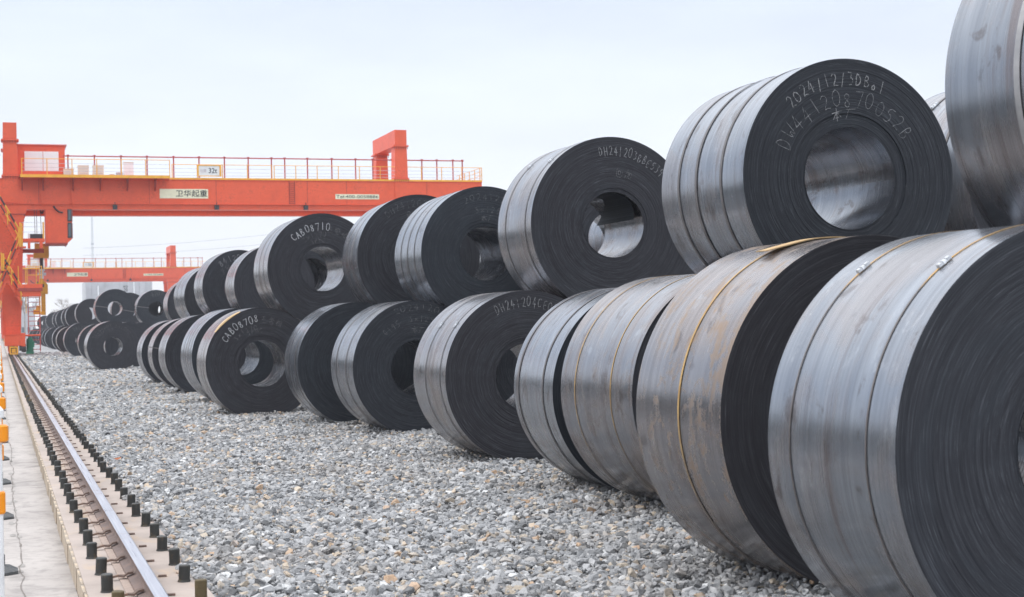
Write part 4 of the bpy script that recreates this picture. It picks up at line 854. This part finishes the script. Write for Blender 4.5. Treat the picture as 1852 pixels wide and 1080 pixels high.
    hb = part('hook_block', (lambda b_: (b_.box(*[at(62.5, 444, YH)[0], at(88, 444, YH)[0]], YH-.45, YH+.45, at(75, 462, YH)[1], at(75, 441, YH)[1]), b_.box(at(60.5, 466, YH)[0], at(88, 466, YH)[0], YH-.5, YH+.5, at(75, 467, YH)[1], at(75, 458, YH)[1]-.0), b_)[-1])(MB()), 'hook_yellow')
    m = MB()
    for a, b_ in ((61, 64), (66, 67), (70, 76), (85, 85)):
        xa, za = at(a, 372, YH); xb, zb_ = at(b_, 443, YH); m.tube((xa, YH, ZT+.7), (xb, YH, zb_), .018, n=5)
    part('hoist_rope', m, 'cable')
    m = MB(); x, z1 = at(75, 467, YH); _, z0 = at(75, 487, YH); m.tube((x, YH, z1), (x, YH, z0), .11, n=10); part('hook_shank', m, 'black_paint')
    m = MB(); z2 = at(75, 504, YH)[1]; m.tube((x, YH, z0), (x, YH, z2), .12, n=10); m.box(x-.18, x+.18, YH-.15, YH+.15, z0-.12, z0); m.box(x-.26, x+.26, YH-.1, YH+.1, (z0+z2)/2-.1, (z0+z2)/2+.08); part('swivel', m, 'galvanised')
    return root, YH, x, z2
crane, YH, hx, hz = build_crane()
tag(crane, 'nearer orange-red gantry crane with cab, stairs and full-width sign on its girder', 'gantry crane', 'orange gantry cranes over the yard')
# C-hook
def c_hook():
    r_ = link('coil_hook', None, None, (hx, YH, 0)); g = lambda a, b_: at(a, b_, YH)
    zy1, zy0 = g(75, 511)[1], g(75, 532)[1]; zb = g(77, 570)[1]
    m = MB(); m.prism([(-.38, zy0), (.35, zy0), (.35, zy1-.15), (.12, zy1+.1), (-.12, zy1+.1), (-.38, zy1-.15)], -.3, .3); m.box(-.08, .08, -.12, .12, zy1+.1, hz); link('yoke', m.mesh('yoke', ['hook_yellow']), r_)
    m = MB(); m.box(-.06, .2, -.2, .2, zb, zy0); link('back_bar', m.mesh('back_bar', ['hook_yellow']), r_)
    m = MB(); m.box(-.1, .1, -1.6, -.2, zb+.0, zb+.22); m.prism([(-.55, zb+.05), (-.1, zb+.05), (-.1, zb+.6), (-.35, zb+.6), (-.4, zb+.35), (-.55, zb+.35)], -.3, .1); link('lower_arm', m.mesh('lower_arm', ['safety_yellow']), r_)
    m = MB(); m.box(-.22, .12, -.32, -.303, zy0+.42, zy0+.62); link('number_plate', m.mesh('number_plate', ['black_paint']), r_)
    tag(r_, 'yellow C-shaped coil hook hanging from the nearer crane beside its leg', 'coil hook'); return r_
c_hook()
c2 = copy_tree(crane, skip=()); c2.location = (-.05, 140, -.1)
tag(c2, 'farther orange gantry crane seen small below the nearer girder', 'gantry crane', 'orange gantry cranes over the yard')
c2.location = (0, 140, -.12)
for ch in c2.children:
    if ch.name.startswith('electrical_house'): ch.location.x += 2.9
    if ch.name.startswith('operator_cab') or ch.name.startswith('cab_hanger'): ch.location.x += 1.2

# ------------------------------------------------------------------ concrete tower block behind
def far_building():
    Y = 345; r_ = link('concrete_hall', None); g = lambda a, b_: at(a, b_, Y)
    x0 = g(155.5, 540)[0]; x1 = g(276, 540)[0]; z1 = g(215, 508)[1]
    m = MB(); m.box(x0, x1, Y+.3, Y+16, -.2, z1); link('wall', m.mesh('wall', ['plinth_grey']), r_)
    edges = [155.5, 166, 176.5, 190, 203, 216, 230, 242, 252, 264, 276]
    for i, (a, b_) in enumerate(zip(edges, edges[1:])):
        xa, xb = g(a, 540)[0], g(b_, 540)[0]; m = MB(); m.box(xa+.03, xb-.03, Y+(.0 if i not in (1, 9) else .12), Y+.298, .0, z1-(.0 if i in (0, 1, 8, 9) else .35)); link('panel', m.mesh('panel', ['plinth_grey']), r_)
    for a in (177.5, 242.5):
        x = g(a, 540)[0]; m = MB(); m.tube((x, Y-.2, 0), (x, Y-.2, z1-(.3 if a > 200 else 1)), .16, n=8); link('downpipe', m.mesh('downpipe', ['white_pole']), r_)
    xa, xb = g(223, 520)[0], g(231, 520)[0]
    fit_text('MC3', xa, xb, g(225, 520)[1], g(225, 517)[1], Y-.03, 'ink', r_, .03); fit_text('20', xa+.1, xb-.05, g(225, 527.5)[1], g(225, 521.5)[1], Y-.03, 'ink', r_, .02)
    tag(r_, 'pale grey concrete panel hall with small dark lettering, behind the farther crane', 'building')
far_building()
def shed():
    Y = 420; r_ = link('grey_shed', None); m = MB()
    x0, z1 = at(33, 556, Y); x1, _ = at(62, 556, Y); m.box(x0, x1, Y, Y+12, -.2, z1); link('wall', m.mesh('wall', ['plinth_grey']), r_)
    m = MB(); m.hexa([(x0-.4, Y-.4, z1), (x1+.4, Y-.4, z1), (x1+.4, Y+12.4, z1), (x0-.4, Y+12.4, z1)], [(x0-.4, Y+5.9, z1+2), (x1+.4, Y+5.9, z1+2), (x1+.4, Y+6.1, z1+2), (x0-.4, Y+6.1, z1+2)]); link('roof', m.mesh('roof', ['galvanised']), r_)
    for j in range(3): m = MB(); m.box(x0+.8+j*1.4, x0+1.5+j*1.4, Y-.05, Y-.002, 1.2, 2.6); link('window', m.mesh('window', ['glass']), r_)
    tag(r_, 'small grey shed seen between crane leg and ladder', 'building')
shed()
# mast and wires
m = MB(); mx, mz = at(166, 383, 400); mz = 34
for dx, dy in ((-.3, -.3), (.3, -.3), (0, .35)): m.tube((mx+dx, 400+dy, -.2), (mx+dx*.5, 400+dy*.5, mz), .05, n=5)
for j in range(38):
    z = j*.9; s = 1-.5*z/mz; m.tube((mx-.3*s, 400-.3*s, z), (mx+.3*s, 400-.3*s, z+.9), .03, n=4)
m.box(mx-.35, mx+.35, 399.7, 400.3, 23.0, 23.4)
tag(link('lattice_mast', m.mesh('lattice_mast', ['galvanised'])), 'thin grey lattice mast rising behind the crane girder', 'mast')
for (a, b_, lb) in (((150, 449), (520, 420), 'upper thin overhead wire sloping across the sky under the girder'), ((150, 462), (520, 437), 'lower thin overhead wire just above the farther crane')):
    (xa, za), (xb, zb) = at(*a, 380), at(*b_, 380); m = MB(); n = 12
    for j in range(n):
        t0, t1 = j/n, (j+1)/n; sg = lambda t: -2.0*4*t*(1-t)*.3
        m.tube((xa+(xb-xa)*t0, 380, za+(zb-za)*t0+sg(t0)), (xa+(xb-xa)*t1, 380, za+(zb-za)*t1+sg(t1)), .03, n=4)
    tag(link('overhead_wire', m.mesh('overhead_wire', ['cable'])), lb, 'wire', 'overhead wires')
# bare trees
def tree(px_, py_top, Y, seed, label, spread=.5, dense=5):
    X, zt = at(px_, py_top, Y); H = zt+.2; r_ = random.Random(seed); root = link('bare_tree', None, None, (X, Y, -.17)); tr, cr_ = MB(), MB()
    tr.tube((0, 0, 0), (0, 0, H*.4), H*.022, H*.015, n=7)
    def grow(p, d, L, r, k):
        q = p+d*L; cr_.tube(p, q, r, r*.6, n=4, caps=False)
        if k == 0: return
        for _ in range(3 if k > 1 else 4):
            dd = (d+Vector((r_.gauss(0, spread), r_.gauss(0, spread), r_.gauss(.15, .25)))).normalized(); grow(p.lerp(q, r_.uniform(.55, 1)), dd, L*r_.uniform(.6, .85), max(r*.6, .012), k-1)
    grow(Vector((0, 0, H*.38)), Vector((0, 0, 1)), H*.22, H*.013, dense)
    link('trunk', tr.mesh('trunk', ['bark']), root); link('crown', cr_.mesh('crown', ['bark']), root)
    tag(root, label, 'tree', 'bare trees beyond the yard')
for i, (a, b_, Y, lb) in enumerate(((117, 534, 300, 'bare winter tree with fine twigs above the far upper coils'), (131, 540, 320, 'thin bare tree right beside the taller twiggy one'), (62, 540, 330, 'bare tree behind the ladder of the nearer crane'),
      (36, 520, 300, 'bare tree between crane leg and ladder'), (44, 532, 340, 'lower bare tree right behind the ladder'), (3, 500, 290, 'bare tree left of the crane leg at the picture edge'), (106, 552, 340, 'short bare tree left of the twiggy one'))):
    tree(a, b_, Y, i+3, lb)

# dense evergreen belt along the far side of the road, left of the path; the coils' flanks mirror it
worn('evergreen', (.035, .045, .035), .9, scale=2)
def belt():
    r_ = random.Random(77); m = MB()
    for i in range(5200):
        y = r_.uniform(-40, 260); h = 5.5+1.8*math.sin(y*.21)+1.1*math.sin(y*.77+1); z = h*r_.random()**.8; x = -34+r_.gauss(0, 1.5)
        q = Vector((x, y, z-.17)); a = Vector((r_.gauss(0, 1), r_.gauss(0, 1), r_.gauss(0, 1))).normalized(); b_ = a.orthogonal().normalized(); c = a.cross(b_); k = r_.uniform(.4, .95)
        m.add([q+b_*k, q+c*k*.7, q-b_*k, q-c*k*.7], [(0, 1, 2, 3)])
    m.box(-36, -35.2, -40, 260, -.2, 3.0)
    tag(link('tree_belt', m.mesh('tree_belt', ['evergreen'])), 'dark evergreen belt beyond the road on the left', 'trees', kind='stuff')
belt()
# ------------------------------------------------------------------ barrier posts by the path
def post(Y, label):
    r_ = link('barrier_post', None, None, (-.014, Y, -.15))
    m = MB(); m.tube((0, 0, .03), (0, 0, 1.26), .017, n=12); link('pole', m.mesh('pole', ['white_pole']), r_)
    m = MB(); m.tube((0, 0, 1.25), (0, 0, 1.285), .028, n=12); m.tube((0, 0, 1.285), (0, 0, 1.305), .028, .012, n=12); link('cap', m.mesh('cap', ['white_pole']), r_)
    for z, rr, hh in ((1.13, .047, .085), (.78, .028, .11)):
        m = MB(); m.tube((0, 0, z+.008), (0, 0, z+hh-.008), rr, n=14); m.tube((0, 0, z), (0, 0, z+.008), rr*.8, rr, n=14); m.tube((0, 0, z+hh-.008), (0, 0, z+hh), rr, rr*.8, n=14); link('reflector', m.mesh('reflector', ['orange_plastic']), r_)
    m = MB(); n = 6; A = [PI/6+i*PI/3 for i in range(n)]
    m.add([(.125*math.cos(a), .15*math.sin(a), 0) for a in A]+[(.125*math.cos(a), .15*math.sin(a), .02) for a in A]+[(.06*math.cos(a), .07*math.sin(a), .055) for a in A],
          [tuple(range(n-1, -1, -1)), tuple(range(2*n, 3*n))]+[(k*n+i, k*n+(i+1) % n, (k+1)*n+(i+1) % n, (k+1)*n+i) for k in range(2) for i in range(n)])
    m.tube((0, 0, .055), (0, 0, .13), .024, n=10); link('foot', m.mesh('foot', ['rubber']), r_)
    tag(r_, label, 'barrier post', 'white barrier posts along the path')
names = ['nearest', 'second nearest', 'third nearest', 'fourth nearest', 'fifth nearest', 'sixth nearest', 'seventh nearest', 'eighth nearest', 'ninth nearest', 'tenth nearest']
for i in range(15):
    post(7.9+3.28*i, (names[i] if i < 10 else '%s far' % ['eleventh', 'twelfth', 'thirteenth', 'fourteenth', 'fifteenth', 'sixteenth', 'seventeenth', 'eighteenth', 'nineteenth', 'twentieth', 'twenty-first', 'twenty-second'][i-10]) + ' white barrier post with orange reflectors at the left edge')

# ------------------------------------------------------------------ air
b = NB('haze_air'); b.t.nodes.remove(b.p); v = b.n('ShaderNodeVolumePrincipled'); v.inputs['Color'].default_value = (.9, .93, 1, 1); v.inputs['Density'].default_value = .0005; b.t.links.new(v.outputs[0], b.o.inputs['Volume'])
MT['haze'] = b.m; m = MB(); m.box(-450, 450, -30, 520, -1.5, 42); tag(link('haze', m.mesh('haze', ['haze'])), kind='stuff')
